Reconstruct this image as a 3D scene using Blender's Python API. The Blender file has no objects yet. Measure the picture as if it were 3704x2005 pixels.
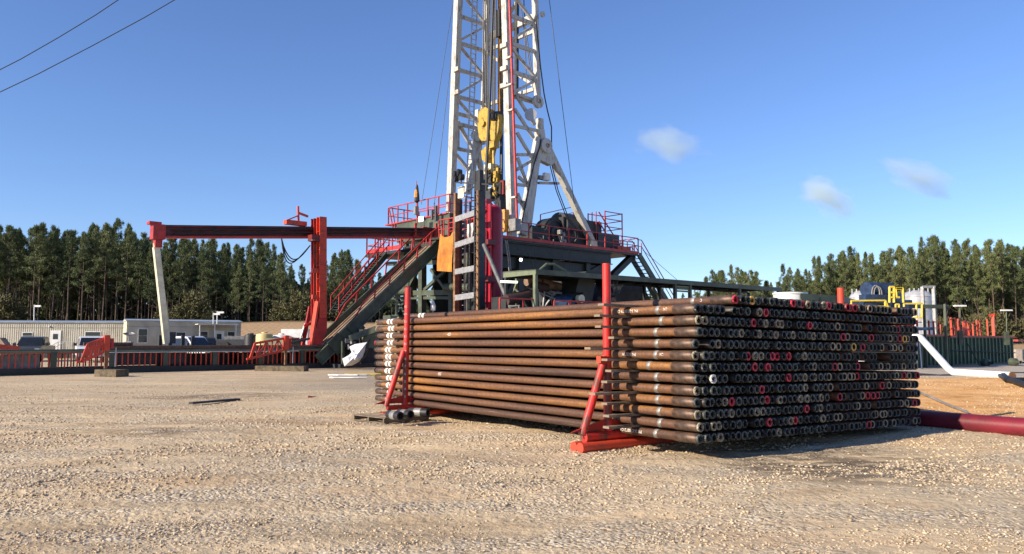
import bpy, math, random
import numpy as np
from mathutils import Vector, Matrix
R=random.Random(7)
sc=bpy.context.scene; COL=sc.collection
# ---------------------------------------------------------------- survey maths
F=2850.0;CX=1852.0;CY=1002.5;HZ=1236.0;CAMH=1.65
TH=math.atan((HZ-CY)/F);CT,ST=math.cos(TH),math.sin(TH)
def ray(px,py):
    a=(px-CX)/F;b=(CY-py)/F
    return (a,CT-b*ST,ST+b*CT)
def P(px,py,Y):
    d=ray(px,py);k=Y/d[1];return Vector((d[0]*k,Y,CAMH+d[2]*k))
def G(px,py,z=0.0):
    d=ray(px,py);k=(z-CAMH)/d[2];return Vector((d[0]*k,d[1]*k,z))
un=math.hypot(1.105,1);U=Vector((1.105/un,1/un,0));V=Vector((-U.y,U.x,0));A0=Vector((-19.9,41.8,0))
UP=Vector((0,0,1))
def W(s,b,z): return A0+U*s+V*b+UP*z
def B(px,py,b):
    d=ray(px,py);q=A0+V*b
    k=(q.x*V.x+q.y*V.y)/(d[0]*V.x+d[1]*V.y);return Vector((d[0]*k,d[1]*k,CAMH+d[2]*k))
def S(px,py,s):
    d=ray(px,py);q=A0+U*s
    k=(q.x*U.x+q.y*U.y)/(d[0]*U.x+d[1]*U.y);return Vector((d[0]*k,d[1]*k,CAMH+d[2]*k))
def sm(a,b,x):
    t=np.clip((x-a)/(b-a),0,1);return t*t*(3-2*t)
def gz(x,y):
    x=np.asarray(x,float);y=np.asarray(y,float)
    z=0.12*sm(28,36,y)
    z=z+5.1*sm(98,142,y)*sm(14,-14,x)+2.0*sm(98,150,y)*sm(14,40,x)
    z=z+np.interp(y,[15.4,17,18.8,21,24.5,27,32],[0,-.20,-.12,.16,.50,.48,0])*sm(7.6,10.2,x)
    nf=sm(40,14,y)
    z=z+nf*(0.022*np.sin(x*0.9+1.3*np.sin(y*0.55))+0.018*np.sin(y*1.35+0.7*np.sin(x*0.6)+1)+0.012*np.sin(x*2.3+y*1.7)*np.sin(y*2.1))
    for a_,b_,c_,k_ in ((9.2,.16,1.6,.25),(10.9,.16,1.6,.25),(13.5,-.22,1.1,.18),(15.1,-.22,1.1,.18),(19.0,.05,.9,.12),(20.6,.05,.9,.12)):
        dd=y-(a_+b_*x+c_*np.sin(k_*x));z=z+nf*(-.034*np.exp(-(dd/.2)**2)+.016*np.exp(-((np.abs(dd)-.42)/.16)**2))*sm(6.5,3.5,x)
    z=z+sm(70,100,y)*0.25*np.sin(x*0.21)*np.sin(y*0.17)*sm(160,130,y)
    return z
def gzf(x,y): return float(gz(x,y))
# ---------------------------------------------------------------- mesh builder
WL={}
class MB:
    def __init__(s): s.v=[];s.f=[]
    def add(s,vs,fs):
        o=len(s.v);s.v+= [tuple(p) for p in vs];s.f+=[tuple(i+o for i in f) for f in fs];return s
    def hexa(s,p):
        return s.add(p,[(0,3,2,1),(4,5,6,7),(0,1,5,4),(1,2,6,5),(2,3,7,6),(3,0,4,7)])
    def box(s,c,dx,dy,dz,ax=Vector((1,0,0)),ay=None,az=UP):
        c=Vector(c);ax=Vector(ax)
        if ay is None: ay=az.cross(ax).normalized()
        X=ax*dx/2;Y=ay*dy/2;Z=az*dz/2
        return s.hexa([c-X-Y-Z,c+X-Y-Z,c+X+Y-Z,c-X+Y-Z,c-X-Y+Z,c+X-Y+Z,c+X+Y+Z,c-X+Y+Z])
    def bar(s,p0,p1,w,h=None,up=UP):
        p0=Vector(p0);p1=Vector(p1);h=h or w
        d=(p1-p0);L=d.length
        if L<1e-6: return s
        d=d/L
        if abs(d.dot(up))>0.97: up=U if up is UP or abs(d.dot(UP))>.97 else UP
        sd=d.cross(up).normalized();u2=sd.cross(d)
        a=sd*w/2;b=u2*h/2
        return s.hexa([p0-a-b,p0+a-b,p0+a+b,p0-a+b,p1-a-b,p1+a-b,p1+a+b,p1-a+b])
    def ibeam(s,p0,p1,w,h,t=0.03,up=UP):
        p0=Vector(p0);p1=Vector(p1);d=(p1-p0).normalized()
        if abs(d.dot(up))>0.97: up=U
        sd=d.cross(up).normalized();u2=sd.cross(d)
        o=u2*(h/2-t/2)
        s.bar(p0+o,p1+o,w,t,u2);s.bar(p0-o,p1-o,w,t,u2);s.bar(p0,p1,t,h-2*t-.002,u2);return s
    def tube(s,p0,p1,r0,r1=None,n=10,caps=True):
        return s.path([p0,p1],r0,n,caps,r1)
    def path(s,pts,r,n=8,caps=True,r1=None):
        pts=[Vector(p) for p in pts];m=len(pts);o=len(s.v)
        ref=None
        for i,p in enumerate(pts):
            d=(pts[min(i+1,m-1)]-pts[max(i-1,0)]).normalized()
            if ref is None:
                ref=Vector((0,0,1)) if abs(d.z)<.9 else Vector((1,0,0))
            a=d.cross(ref).normalized();b=a.cross(d);ref=b
            rr=r if r1 is None else r+(r1-r)*i/(m-1)
            for k in range(n):
                t=2*math.pi*k/n;q=p+a*rr*math.cos(t)+b*rr*math.sin(t);s.v.append(tuple(q))
        for i in range(m-1):
            for k in range(n):
                k2=(k+1)%n;s.f.append((o+i*n+k,o+i*n+k2,o+(i+1)*n+k2,o+(i+1)*n+k))
        if caps:
            s.f.append(tuple(o+k for k in range(n))[::-1]);s.f.append(tuple(o+(m-1)*n+k for k in range(n)))
        return s
    def lathe(s,base,prof,n=20,ax=UP):
        base=Vector(base);ax=Vector(ax).normalized()
        ref=Vector((1,0,0)) if abs(ax.x)<.9 else Vector((0,1,0))
        a=ax.cross(ref).normalized();b=ax.cross(a);o=len(s.v)
        for (r,h) in prof:
            for k in range(n):
                t=2*math.pi*k/n;s.v.append(tuple(base+ax*h+a*r*math.cos(t)+b*r*math.sin(t)))
        for i in range(len(prof)-1):
            for k in range(n):
                k2=(k+1)%n;s.f.append((o+i*n+k,o+i*n+k2,o+(i+1)*n+k2,o+(i+1)*n+k))
        return s
    def prism(s,pts,off):
        pts=[Vector(p) for p in pts];off=Vector(off);n=len(pts)
        return s.add([p-off/2 for p in pts]+[p+off/2 for p in pts],[tuple(range(n))[::-1],tuple(range(n,2*n))]+[(i,(i+1)%n,n+(i+1)%n,n+i) for i in range(n)])
    def build(s,name,m,parent=None,loc=None,smooth=False,**tags):
        me=bpy.data.meshes.new(name)
        base=WL[parent.name] if parent else Vector(loc) if loc is not None else Vector((0,0,0))
        me.from_pydata([(x-base.x,y-base.y,z-base.z) for x,y,z in s.v],[],s.f)
        me.materials.append(m)
        if smooth:
            me.polygons.foreach_set('use_smooth',[True]*len(me.polygons))
            try: me.set_sharp_from_angle(angle=math.radians(40))
            except Exception: pass
        me.update()
        o=bpy.data.objects.new(name,me);COL.objects.link(o)
        if parent: o.parent=parent
        else: o.location=base
        WL[o.name]=base.copy()
        for k,x in tags.items(): o[k]=x
        return o
def thing(name,label,cat,loc,group=None):
    o=bpy.data.objects.new(name,None);COL.objects.link(o);o.location=loc;WL[o.name]=Vector(loc)
    o.empty_display_size=.3
    o['label']=label;o['category']=cat
    if group:o['group']=group
    return o
def one(mb,name,m,label,cat,loc=None,group=None,smooth=False):
    if loc is None:
        n=len(mb.v);loc=(sum(p[0] for p in mb.v)/n,sum(p[1] for p in mb.v)/n,min(p[2] for p in mb.v))
    o=mb.build(name,m,None,loc,smooth);o['label']=label;o['category']=cat
    if group:o['group']=group
    return o
# ---------------------------------------------------------------- materials
def nm(name):
    m=bpy.data.materials.new(name);m.use_nodes=True
    return m,m.node_tree,m.node_tree.nodes['Principled BSDF']
def mat(name,c,c2=None,rough=.6,metal=0.0,scale=3.0,bump=0.0,bscale=30.0,stretch=(1,1,1),spec=None,amt=(.4,.65)):
    m,t,b=nm(name);N=t.nodes;L=t.links
    b.inputs['Roughness'].default_value=rough;b.inputs['Metallic'].default_value=metal
    if spec is not None:b.inputs['Specular IOR Level'].default_value=spec
    if c2 is None: c2=tuple(x*.62 for x in c)
    tc=N.new('ShaderNodeTexCoord');mp=N.new('ShaderNodeMapping');mp.inputs['Scale'].default_value=stretch
    L.new(tc.outputs['Object'],mp.inputs[0])
    n=N.new('ShaderNodeTexNoise');n.inputs['Scale'].default_value=scale;n.inputs['Detail'].default_value=6;n.inputs['Roughness'].default_value=.65
    L.new(mp.outputs[0],n.inputs['Vector'])
    r=N.new('ShaderNodeValToRGB');r.color_ramp.elements[0].position=amt[0];r.color_ramp.elements[1].position=amt[1]
    r.color_ramp.elements[0].color=(*c2,1);r.color_ramp.elements[1].color=(*c,1)
    L.new(n.outputs['Fac'],r.inputs[0]);L.new(r.outputs[0],b.inputs['Base Color'])
    if bump:
        n2=N.new('ShaderNodeTexNoise');n2.inputs['Scale'].default_value=bscale;n2.inputs['Detail'].default_value=4
        L.new(mp.outputs[0],n2.inputs['Vector'])
        bu=N.new('ShaderNodeBump');bu.inputs['Strength'].default_value=bump;bu.inputs['Distance'].default_value=.02
        L.new(n2.outputs['Fac'],bu.inputs['Height']);L.new(bu.outputs[0],b.inputs['Normal'])
    return m
RED=mat('red_paint',(.52,.028,.02),(.30,.022,.018),.5,scale=2.2,bump=.15)
ORG=mat('orange_red_paint',(.60,.06,.024),(.26,.05,.03),.55,scale=3,bump=.15,amt=(.34,.50))
POSTRED=mat('worn_red_paint',(.58,.024,.018),(.16,.045,.03),.5,scale=6,stretch=(1,1,.22),bump=.25,amt=(.43,.50))
CRIM=mat('crimson_paint',(.42,.010,.032),(.28,.010,.025),.38,scale=1.2)
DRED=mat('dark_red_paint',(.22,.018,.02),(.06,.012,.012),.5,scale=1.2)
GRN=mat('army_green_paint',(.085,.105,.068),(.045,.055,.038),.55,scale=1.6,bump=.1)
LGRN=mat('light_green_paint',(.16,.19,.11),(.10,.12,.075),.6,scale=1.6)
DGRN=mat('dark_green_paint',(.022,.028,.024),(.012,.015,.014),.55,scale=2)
WHT=mat('mast_white_paint',(.49,.475,.43),(.24,.215,.17),.5,scale=3.2,stretch=(1,1,.4),amt=(.34,.50))
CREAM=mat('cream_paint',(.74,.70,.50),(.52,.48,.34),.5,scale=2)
YEL=mat('yellow_paint',(.46,.30,.035),(.14,.085,.02),.45,scale=3,amt=(.34,.5))
YEL2=mat('bright_yellow_paint',(.70,.52,.03),(.5,.37,.03),.5,scale=3)
OTAN=mat('orange_guard',(.72,.34,.05),(.5,.22,.04),.5,scale=4)
BLK=mat('black_rubber',(.012,.012,.014),(.022,.022,.024),.55,scale=4)
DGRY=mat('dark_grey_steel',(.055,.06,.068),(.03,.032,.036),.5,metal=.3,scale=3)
GRY=mat('grey_steel',(.30,.30,.29),(.18,.17,.16),.5,metal=.2,scale=3)
SIL=mat('silver_paint',(.50,.51,.52),(.36,.37,.38),.42,metal=.25,scale=1.5)
GALV=mat('galvanised_steel',(.36,.36,.36),(.24,.24,.25),.5,metal=.4,scale=6)
RUST=mat('rusted_beam',(.30,.15,.06),(.12,.06,.03),.75,scale=3)
BLUE=mat('blue_machine_paint',(.028,.06,.14),(.015,.03,.07),.45,scale=3)
WOOD=mat('weathered_wood',(.27,.21,.145),(.12,.095,.065),.85,scale=3,stretch=(1,1,1),bump=.4,bscale=14)
TIMB=mat('old_timber',(.17,.13,.08),(.07,.055,.035),.9,scale=4,bump=.4,bscale=10)
DECK=mat('worn_ramp_deck',(.30,.22,.15),(.15,.11,.08),.7,scale=1.4,bump=.2)
DARKD=mat('greasy_deck',(.05,.042,.035),(.02,.018,.016),.5,scale=1.2)
WPLA=mat('white_plastic',(.78,.78,.76),(.62,.62,.6),.45,scale=2)
YPLA=mat('yellow_plastic',(.62,.50,.22),(.54,.43,.2),.5,scale=1)
TARP=mat('orange_tarp',(.62,.24,.02),(.36,.12,.015),.7,scale=1.8,stretch=(1,1,.6),bump=.3,bscale=4)
BAGW=mat('white_tarpaulin',(.72,.72,.74),(.58,.58,.62),.5,scale=3,bump=.4,bscale=5)
PIPEOLD=mat('insulated_brown_pipe',(.27,.17,.11),(.14,.085,.06),.8,scale=3)
CASR=mat('casing_crimson',(.20,.014,.028),(.115,.012,.02),.45,scale=1.4,bump=.1)
WIN=mat('window_glass',(.02,.025,.03),(.015,.018,.02),.12,scale=1,spec=.6)
CARW=mat('white_car_paint',(.75,.76,.78),(.7,.7,.72),.25,scale=1)
CARG=mat('grey_car_paint',(.055,.065,.07),(.045,.05,.055),.28,scale=1)
CONCW=mat('bleached_cardboard',(.5,.42,.34),(.36,.3,.24),.9,scale=8)
LAMP,_t,_b=nm('lamp_lens');_b.inputs['Emission Color'].default_value=(1,.97,.88,1);_b.inputs['Emission Strength'].default_value=3.0
TUBE,_t,_b=nm('fluorescent_tube');_b.inputs['Emission Color'].default_value=(.95,1,.75,1);_b.inputs['Emission Strength'].default_value=2.2
def pipemat():
    m,t,b=nm('rusty_drill_pipe');N=t.nodes;L=t.links
    b.inputs['Roughness'].default_value=.6;b.inputs['Metallic'].default_value=.15
    tc=N.new('ShaderNodeTexCoord');mp=N.new('ShaderNodeMapping');mp.inputs['Scale'].default_value=(6,.35,6)
    oi=N.new('ShaderNodeObjectInfo');ad=N.new('ShaderNodeVectorMath');ad.operation='ADD'
    ml=N.new('ShaderNodeMath');ml.operation='MULTIPLY';ml.inputs[1].default_value=57
    L.new(oi.outputs['Random'],ml.inputs[0]);L.new(tc.outputs['Object'],mp.inputs[0]);L.new(mp.outputs[0],ad.inputs[0]);L.new(ml.outputs[0],ad.inputs[1])
    n=N.new('ShaderNodeTexNoise');n.inputs['Scale'].default_value=1.0;n.inputs['Detail'].default_value=7;n.inputs['Roughness'].default_value=.6;L.new(ad.outputs[0],n.inputs['Vector'])
    a2=N.new('ShaderNodeMath');a2.operation='MULTIPLY_ADD';L.new(oi.outputs['Random'],a2.inputs[0]);a2.inputs[1].default_value=.34;L.new(n.outputs['Fac'],a2.inputs[2])
    r=N.new('ShaderNodeValToRGB');e=r.color_ramp.elements
    e[0].position=.45;e[0].color=(.066,.036,.024,1);e[1].position=.95;e[1].color=(.33,.15,.04,1)
    q=e.new(.64);q.color=(.125,.063,.038,1);q=e.new(.81);q.color=(.185,.087,.038,1)
    L.new(a2.outputs[0],r.inputs[0])
    n3=N.new('ShaderNodeTexNoise');n3.inputs['Scale'].default_value=26;n3.inputs['Detail'].default_value=5;L.new(tc.outputs['Object'],n3.inputs['Vector'])
    mx=N.new('ShaderNodeMix');mx.data_type='RGBA';mx.blend_type='MULTIPLY';mx.inputs[0].default_value=.55
    r3=N.new('ShaderNodeValToRGB');r3.color_ramp.elements[0].position=.35;r3.color_ramp.elements[0].color=(.45,.42,.4,1);r3.color_ramp.elements[1].position=.62;r3.color_ramp.elements[1].color=(1.15,1.1,1.05,1)
    L.new(n3.outputs['Fac'],r3.inputs[0]);L.new(r.outputs[0],mx.inputs[6]);L.new(r3.outputs[0],mx.inputs[7])
    # chalky scuffs
    n4=N.new('ShaderNodeTexNoise');n4.inputs['Scale'].default_value=1.0;mp4=N.new('ShaderNodeMapping');mp4.inputs['Scale'].default_value=(9,2.2,9);L.new(ad.outputs[0],mp4.inputs[0]);L.new(mp4.outputs[0],n4.inputs['Vector'])
    r4=N.new('ShaderNodeValToRGB');r4.color_ramp.elements[0].position=.70;r4.color_ramp.elements[1].position=.78;r4.color_ramp.elements[0].color=(0,0,0,1);r4.color_ramp.elements[1].color=(.5,.5,.5,1);L.new(n4.outputs['Fac'],r4.inputs[0])
    mx2=N.new('ShaderNodeMix');mx2.data_type='RGBA';L.new(r4.outputs[0],mx2.inputs[0]);L.new(mx.outputs[2],mx2.inputs[6]);mx2.inputs[7].default_value=(.42,.31,.24,1)
    L.new(mx2.outputs[2],b.inputs['Base Color'])
    bu=N.new('ShaderNodeBump');bu.inputs['Strength'].default_value=.25;bu.inputs['Distance'].default_value=.01;L.new(n3.outputs['Fac'],bu.inputs['Height']);L.new(bu.outputs[0],b.inputs['Normal'])
    return m
PIPE=pipemat()
JOINT=mat('worn_tool_joint',(.16,.09,.055),(.06,.042,.032),.5,metal=.3,scale=9,bump=.2)
SBAND=mat('bare_steel_band',(.40,.40,.38),(.22,.20,.18),.45,metal=.4,scale=14)
WBAND=mat('white_band_paint',(.78,.76,.70),(.7,.68,.62),.6,scale=9,amt=(.3,.5))
PR={'dark':mat('black_thread_protector',(.028,.033,.034),(.012,.014,.014),.45,scale=20),
    'grey':mat('grey_green_thread_protector',(.10,.115,.10),(.035,.04,.035),.5,scale=20),
    'beige':mat('tan_pipe_rim',(.42,.36,.24),(.16,.13,.09),.55,scale=18),
    'red':mat('red_thread_protector',(.60,.035,.06),(.30,.02,.035),.45,scale=10),
    'yellow':mat('yellow_thread_protector',(.80,.48,.10),(.6,.36,.08),.5,scale=10),
    'white':mat('white_thread_protector',(.75,.73,.68),(.5,.48,.44),.5,scale=10)}
BORE=mat('pipe_bore',(.012,.009,.008),(.006,.005,.005),.9,scale=5)
def corrug(name,c,ax='X',sc_=6.3):
    m,t,b=nm(name);N=t.nodes;L=t.links;b.inputs['Roughness'].default_value=.55
    tc=N.new('ShaderNodeTexCoord');n=N.new('ShaderNodeTexNoise');n.inputs['Scale'].default_value=1.1;n.inputs['Detail'].default_value=6;L.new(tc.outputs['Object'],n.inputs['Vector'])
    r=N.new('ShaderNodeValToRGB');r.color_ramp.elements[0].position=.3;r.color_ramp.elements[0].color=(c[0]*.75,c[1]*.74,c[2]*.72,1);r.color_ramp.elements[1].position=.6;r.color_ramp.elements[1].color=(*c,1)
    L.new(n.outputs['Fac'],r.inputs[0]);L.new(r.outputs[0],b.inputs['Base Color']);return m
SIDING=corrug('beige_siding',(.50,.47,.38))
ROOFM=mat('trailer_roof_metal',(.30,.36,.42),(.24,.29,.34),.5,scale=1)
ROOFD=mat('dusty_trailer_roof',(.33,.30,.26),(.25,.23,.2),.8,scale=1)
# ---------------------------------------------------------------- camera, sun, sky
cam=bpy.data.cameras.new('camera');co=bpy.data.objects.new('camera',cam);COL.objects.link(co)
co.location=(0,0,CAMH);co.rotation_euler=(math.pi/2+TH,0,0)
cam.sensor_width=36;cam.lens=36*F/3704;cam.clip_end=5000;cam.clip_start=.1
sc.camera=co
SUNV=Vector((-.86,-.51,0)).normalized();EL=math.radians(24)
sd=Vector((SUNV.x*math.cos(EL),SUNV.y*math.cos(EL),math.sin(EL)))
sun=bpy.data.lights.new('sun','SUN');so=bpy.data.objects.new('sun',sun);COL.objects.link(so)
sun.energy=5.0;sun.angle=math.radians(.5);sun.color=(1,.86,.68)
so.rotation_euler=sd.to_track_quat('Z','Y').to_euler();so.location=(-30,-20,30)
w=bpy.data.worlds.new('World');sc.world=w;w.use_nodes=True
NT=w.node_tree;bg=NT.nodes['Background'];bg.inputs['Strength'].default_value=.084
sky=NT.nodes.new('ShaderNodeTexSky');sky.sky_type='NISHITA';sky.sun_disc=False;sky.sun_elevation=EL
sky.sun_rotation=math.atan2(sd.x,sd.y);sky.air_density=1.0;sky.dust_density=.0;sky.ozone_density=3.0
hs=NT.nodes.new('ShaderNodeHueSaturation');hs.inputs['Saturation'].default_value=1.02
NT.links.new(sky.outputs[0],hs.inputs['Color']);
mt=NT.nodes.new('ShaderNodeMix');mt.data_type='RGBA';mt.blend_type='MULTIPLY';mt.inputs[0].default_value=1;mt.inputs[7].default_value=(.96,1.05,1.36,1)
NT.links.new(hs.outputs[0],mt.inputs[6]);NT.links.new(mt.outputs[2],bg.inputs['Color'])
sc.cycles.volume_bounces=4;sc.view_settings.view_transform='Standard';sc.view_settings.look='None';sc.view_settings.exposure=.68;sc.view_settings.gamma=1
# clouds: small puffs of vapour
def cloudmat(seed,dens):
    m=bpy.data.materials.new('cloud_vapour');m.use_nodes=True;t=m.node_tree;N=t.nodes;L=t.links
    N.remove(N['Principled BSDF']);out=N['Material Output']
    pv=N.new('ShaderNodeVolumePrincipled');pv.inputs['Color'].default_value=(.86,.97,.95,1);pv.inputs['Anisotropy'].default_value=.1
    tc=N.new('ShaderNodeTexCoord');ln=N.new('ShaderNodeVectorMath');ln.operation='LENGTH';L.new(tc.outputs['Object'],ln.inputs[0])
    n=N.new('ShaderNodeTexNoise');n.noise_dimensions='4D';n.inputs['W'].default_value=seed;n.inputs['Scale'].default_value=1.7;n.inputs['Detail'].default_value=4;L.new(tc.outputs['Object'],n.inputs['Vector'])
    a=N.new('ShaderNodeMath');a.operation='MULTIPLY_ADD';a.inputs[1].default_value=1.5;L.new(n.outputs['Fac'],a.inputs[0]);a.inputs[2].default_value=-.08
    s_=N.new('ShaderNodeMath');s_.operation='SUBTRACT';L.new(a.outputs[0],s_.inputs[0]);L.new(ln.outputs['Value'],s_.inputs[1])
    mx=N.new('ShaderNodeMath');mx.operation='MAXIMUM';mx.inputs[1].default_value=0;L.new(s_.outputs[0],mx.inputs[0])
    k=N.new('ShaderNodeMath');k.operation='MULTIPLY';k.inputs[1].default_value=dens;L.new(mx.outputs[0],k.inputs[0])
    L.new(k.outputs[0],pv.inputs['Density']);L.new(pv.outputs[0],out.inputs['Volume']);return m
for i,(px,py,rx,rz,rot,dn,lb) in enumerate([(2420,520,130,70,-14,.06,'small pale cloud above the right side of the rig, furthest left'),
        (2995,720,130,78,-24,.085,'round white and grey cloud low above the treeline'),
        (3325,640,170,46,-24,.065,'thin stretched white cloud, furthest right in the sky')]):
    c=P(px,py,900);mb=MB();n=16
    o=MB().lathe((0,0,0),[(math.sin(math.pi*j/10)+1e-4,-math.cos(math.pi*j/10)) for j in range(11)],n).build('cloud',cloudmat(i*3.1+1,dn))
    o.location=c;sx=rx/F*900*1.3;sz=rz/F*900*1.3
    o.scale=(sx,sx*.7,sz);o.rotation_euler=(0,math.radians(-rot),0);o['label']=lb;o['category']='cloud';o['kind']='stuff'
# ---------------------------------------------------------------- ground
def graded(a,b,lo,hi,fine,coarse_n):
    mid=list(np.arange(lo,hi,fine));k=np.linspace(0,1,coarse_n)
    left=[lo-(lo-a)*t**2.2 for t in k[1:]][::-1];right=[hi+(b-hi)*t**2.2 for t in k]
    return np.array(left+mid+right)
xs=graded(-900,900,-14,16,.16,60);ys=graded(-60,1500,3.5,26,.13,110)
XX,YY=np.meshgrid(xs,ys);ZZ=gz(XX,YY)
rng=np.random.default_rng(3)
fz=sm(30,12,YY)*sm(22,14,np.abs(XX))
ZZ=ZZ+rng.normal(0,.006,ZZ.shape)*fz
def npmesh(name,v,f,m,smooth=False):
    me=bpy.data.meshes.new(name);me.vertices.add(len(v));me.vertices.foreach_set('co',np.asarray(v,np.float32).ravel())
    f=np.asarray(f,np.int32);k=f.shape[1];me.loops.add(f.size);me.loops.foreach_set('vertex_index',f.ravel())
    me.polygons.add(len(f));me.polygons.foreach_set('loop_start',np.arange(0,f.size,k,dtype=np.int32));me.polygons.foreach_set('loop_total',np.full(len(f),k,np.int32))
    me.materials.append(m);me.update(calc_edges=True);me.validate()
    if smooth: me.polygons.foreach_set('use_smooth',np.ones(len(me.polygons),bool))
    return me
def obj(name,me,loc=(0,0,0),parent=None,**t):
    o=bpy.data.objects.new(name,me);COL.objects.link(o);o.location=loc
    if parent:o.parent=parent
    for k,x in t.items():o[k]=x
    return o
ny,nx=XX.shape;idx=np.arange(nx*ny).reshape(ny,nx)
gf=np.stack([idx[:-1,:-1],idx[:-1,1:],idx[1:,1:],idx[1:,:-1]],-1).reshape(-1,4)
def groundmat():
    m,t,b=nm('gravel_ground');N=t.nodes;L=t.links;b.inputs['Roughness'].default_value=.92;b.inputs['Specular IOR Level'].default_value=.15
    tc=N.new('ShaderNodeTexCoord')
    def noise(s,d=5,st=(1,1,1),r=.6):
        mp=N.new('ShaderNodeMapping');mp.inputs['Scale'].default_value=st;L.new(tc.outputs['Object'],mp.inputs[0])
        n=N.new('ShaderNodeTexNoise');n.inputs['Scale'].default_value=s;n.inputs['Detail'].default_value=d;n.inputs['Roughness'].default_value=r;L.new(mp.outputs[0],n.inputs['Vector']);return n.outputs['Fac']
    def ramp(f,stops):
        r=N.new('ShaderNodeValToRGB');e=r.color_ramp.elements
        e[0].position=stops[0][0];e[0].color=(*stops[0][1],1);e[1].position=stops[-1][0];e[1].color=(*stops[-1][1],1)
        for p,c in stops[1:-1]: q=e.new(p);q.color=(*c,1)
        L.new(f,r.inputs[0]);return r.outputs[0]
    def mix(f,a,c,bt='MIX'):
        x=N.new('ShaderNodeMix');x.data_type='RGBA';x.blend_type=bt
        if isinstance(f,float):x.inputs[0].default_value=f
        else:L.new(f,x.inputs[0])
        for s_,i in ((a,6),(c,7)):
            if isinstance(s_,tuple):x.inputs[i].default_value=(*s_,1)
            else:L.new(s_,x.inputs[i])
        return x.outputs[2]
    base=ramp(noise(.42,6,(1,1.8,1)),[(.30,(.46,.34,.20)),(.5,(.63,.495,.31)),(.68,(.58,.435,.26))])
    base=mix(ramp(noise(.16,4,(1,2.6,1)),[(.50,(0,0,0)),(.66,(.5,.5,.5))]),base,(.44,.27,.145))
    rut=ramp(noise(.5,5,(.22,2.4,1),.7),[(.34,(.70,.67,.64)),(.50,(1,1,1)),(.72,(1.08,1.07,1.05))]);base=mix(1.0,base,rut,'MULTIPLY')
    # pebble speckle
    vo=N.new('ShaderNodeTexVoronoi');vo.inputs['Scale'].default_value=26;L.new(tc.outputs['Object'],vo.inputs['Vector'])
    sp=N.new('ShaderNodeSeparateColor');L.new(vo.outputs['Color'],sp.inputs[0])
    stc=ramp(sp.outputs[0],[(0,(.26,.195,.13)),(.45,(.48,.38,.25)),(.8,(.62,.52,.37)),(1,(.70,.62,.48))])
    dens=ramp(noise(.6,6,(.8,1.9,1)),[(.42,(.04,.04,.04)),(.60,(.85,.85,.85))])
    base=mix(dens,base,stc)
    # position masks
    sx=N.new('ShaderNodeSeparateXYZ');L.new(tc.outputs['Object'],sx.inputs[0])
    def rng_(o,a,bb):
        q=N.new('ShaderNodeMapRange');q.interpolation_type='SMOOTHSTEP';q.inputs['From Min'].default_value=a;q.inputs['From Max'].default_value=bb;L.new(o,q.inputs['Value']);return q.outputs[0]
    def mul(*a):
        o=a[0]
        for c in a[1:]:
            q=N.new('ShaderNodeMath');q.operation='MULTIPLY';L.new(o,q.inputs[0])
            if isinstance(c,float):q.inputs[1].default_value=c
            else:L.new(c,q.inputs[1])
            o=q.outputs[0]
        return o
    X,Y=sx.outputs[0],sx.outputs[1]
    # clay bank by the casing
    clay=ramp(noise(.9,6,(1,2.2,1)),[(.3,(.46,.22,.075)),(.5,(.70,.39,.15)),(.7,(.76,.49,.24))])
    edge=noise(.5,4)
    yo=N.new('ShaderNodeMath');yo.operation='MULTIPLY_ADD';L.new(edge,yo.inputs[0]);yo.inputs[1].default_value=4.0;L.new(Y,yo.inputs[2])
    base=mix(mul(rng_(X,6.6,8.2),rng_(yo.outputs[0],18,19.5),rng_(yo.outputs[0],29,27)),base,clay)
    # grey wet gravel round the rig
    base=mix(mul(rng_(yo.outputs[0],28,30),rng_(yo.outputs[0],72,62),rng_(X,-12,-4),.65),base,(.27,.235,.19))
    base=mix(mul(rng_(Y,24,28),rng_(X,8,12),rng_(Y,90,60),.7),base,(.50,.44,.36))
    # far hill: ploughed sand and leaf litter
    rows=N.new('ShaderNodeTexWave');rows.inputs['Scale'].default_value=.55;rows.inputs['Distortion'].default_value=3;rows.inputs['Detail'].default_value=3;rows.bands_direction='DIAGONAL';L.new(tc.outputs['Object'],rows.inputs['Vector'])
    sand=ramp(rows.outputs['Fac'],[(.2,(.30,.19,.10)),(.6,(.50,.35,.20))])
    base=mix(rng_(Y,96,102),base,sand)
    base=mix(rng_(yo.outputs[0],134,142),base,ramp(noise(.5,5),[(.35,(.055,.045,.025)),(.6,(.17,.11,.06))]))
    # oily stains
    st=ramp(noise(.55,5,(1,2.6,1)),[(.60,(0,0,0)),(.68,(.6,.6,.6))])
    def blob(cx,cy,r):
        d=N.new('ShaderNodeVectorMath');d.operation='DISTANCE';L.new(tc.outputs['Object'],d.inputs[0]);d.inputs[1].default_value=(cx,cy,0);return rng_(d.outputs['Value'],r,r*.45)
    g1=G(2990,1660);g2=G(1330,1340);g3=G(1150,1395)
    stn=ramp(noise(1.4,5,(1,3,1)),[(.42,(0,0,0)),(.55,(1,1,1))])
    for g,r in ((g1,2.4),(g2,5.0),(G(3050,1700),1.8),(G(870,1432),2.2),(G(640,1438),1.4),(G(560,1570),1.0)):
        base=mix(mul(blob(g.x,g.y,r),stn,.6),base,(.10,.075,.055))
    L.new(base,b.inputs['Base Color'])
    n1=noise(9,6);v2=N.new('ShaderNodeTexVoronoi');v2.inputs['Scale'].default_value=26;L.new(tc.outputs['Object'],v2.inputs['Vector'])
    iv=N.new('ShaderNodeMath');iv.operation='SUBTRACT';iv.inputs[0].default_value=1;L.new(v2.outputs['Distance'],iv.inputs[1])
    dm=N.new('ShaderNodeMath');dm.operation='MULTIPLY';L.new(iv.outputs[0],dm.inputs[0]);L.new(dens,dm.inputs[1])
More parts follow.
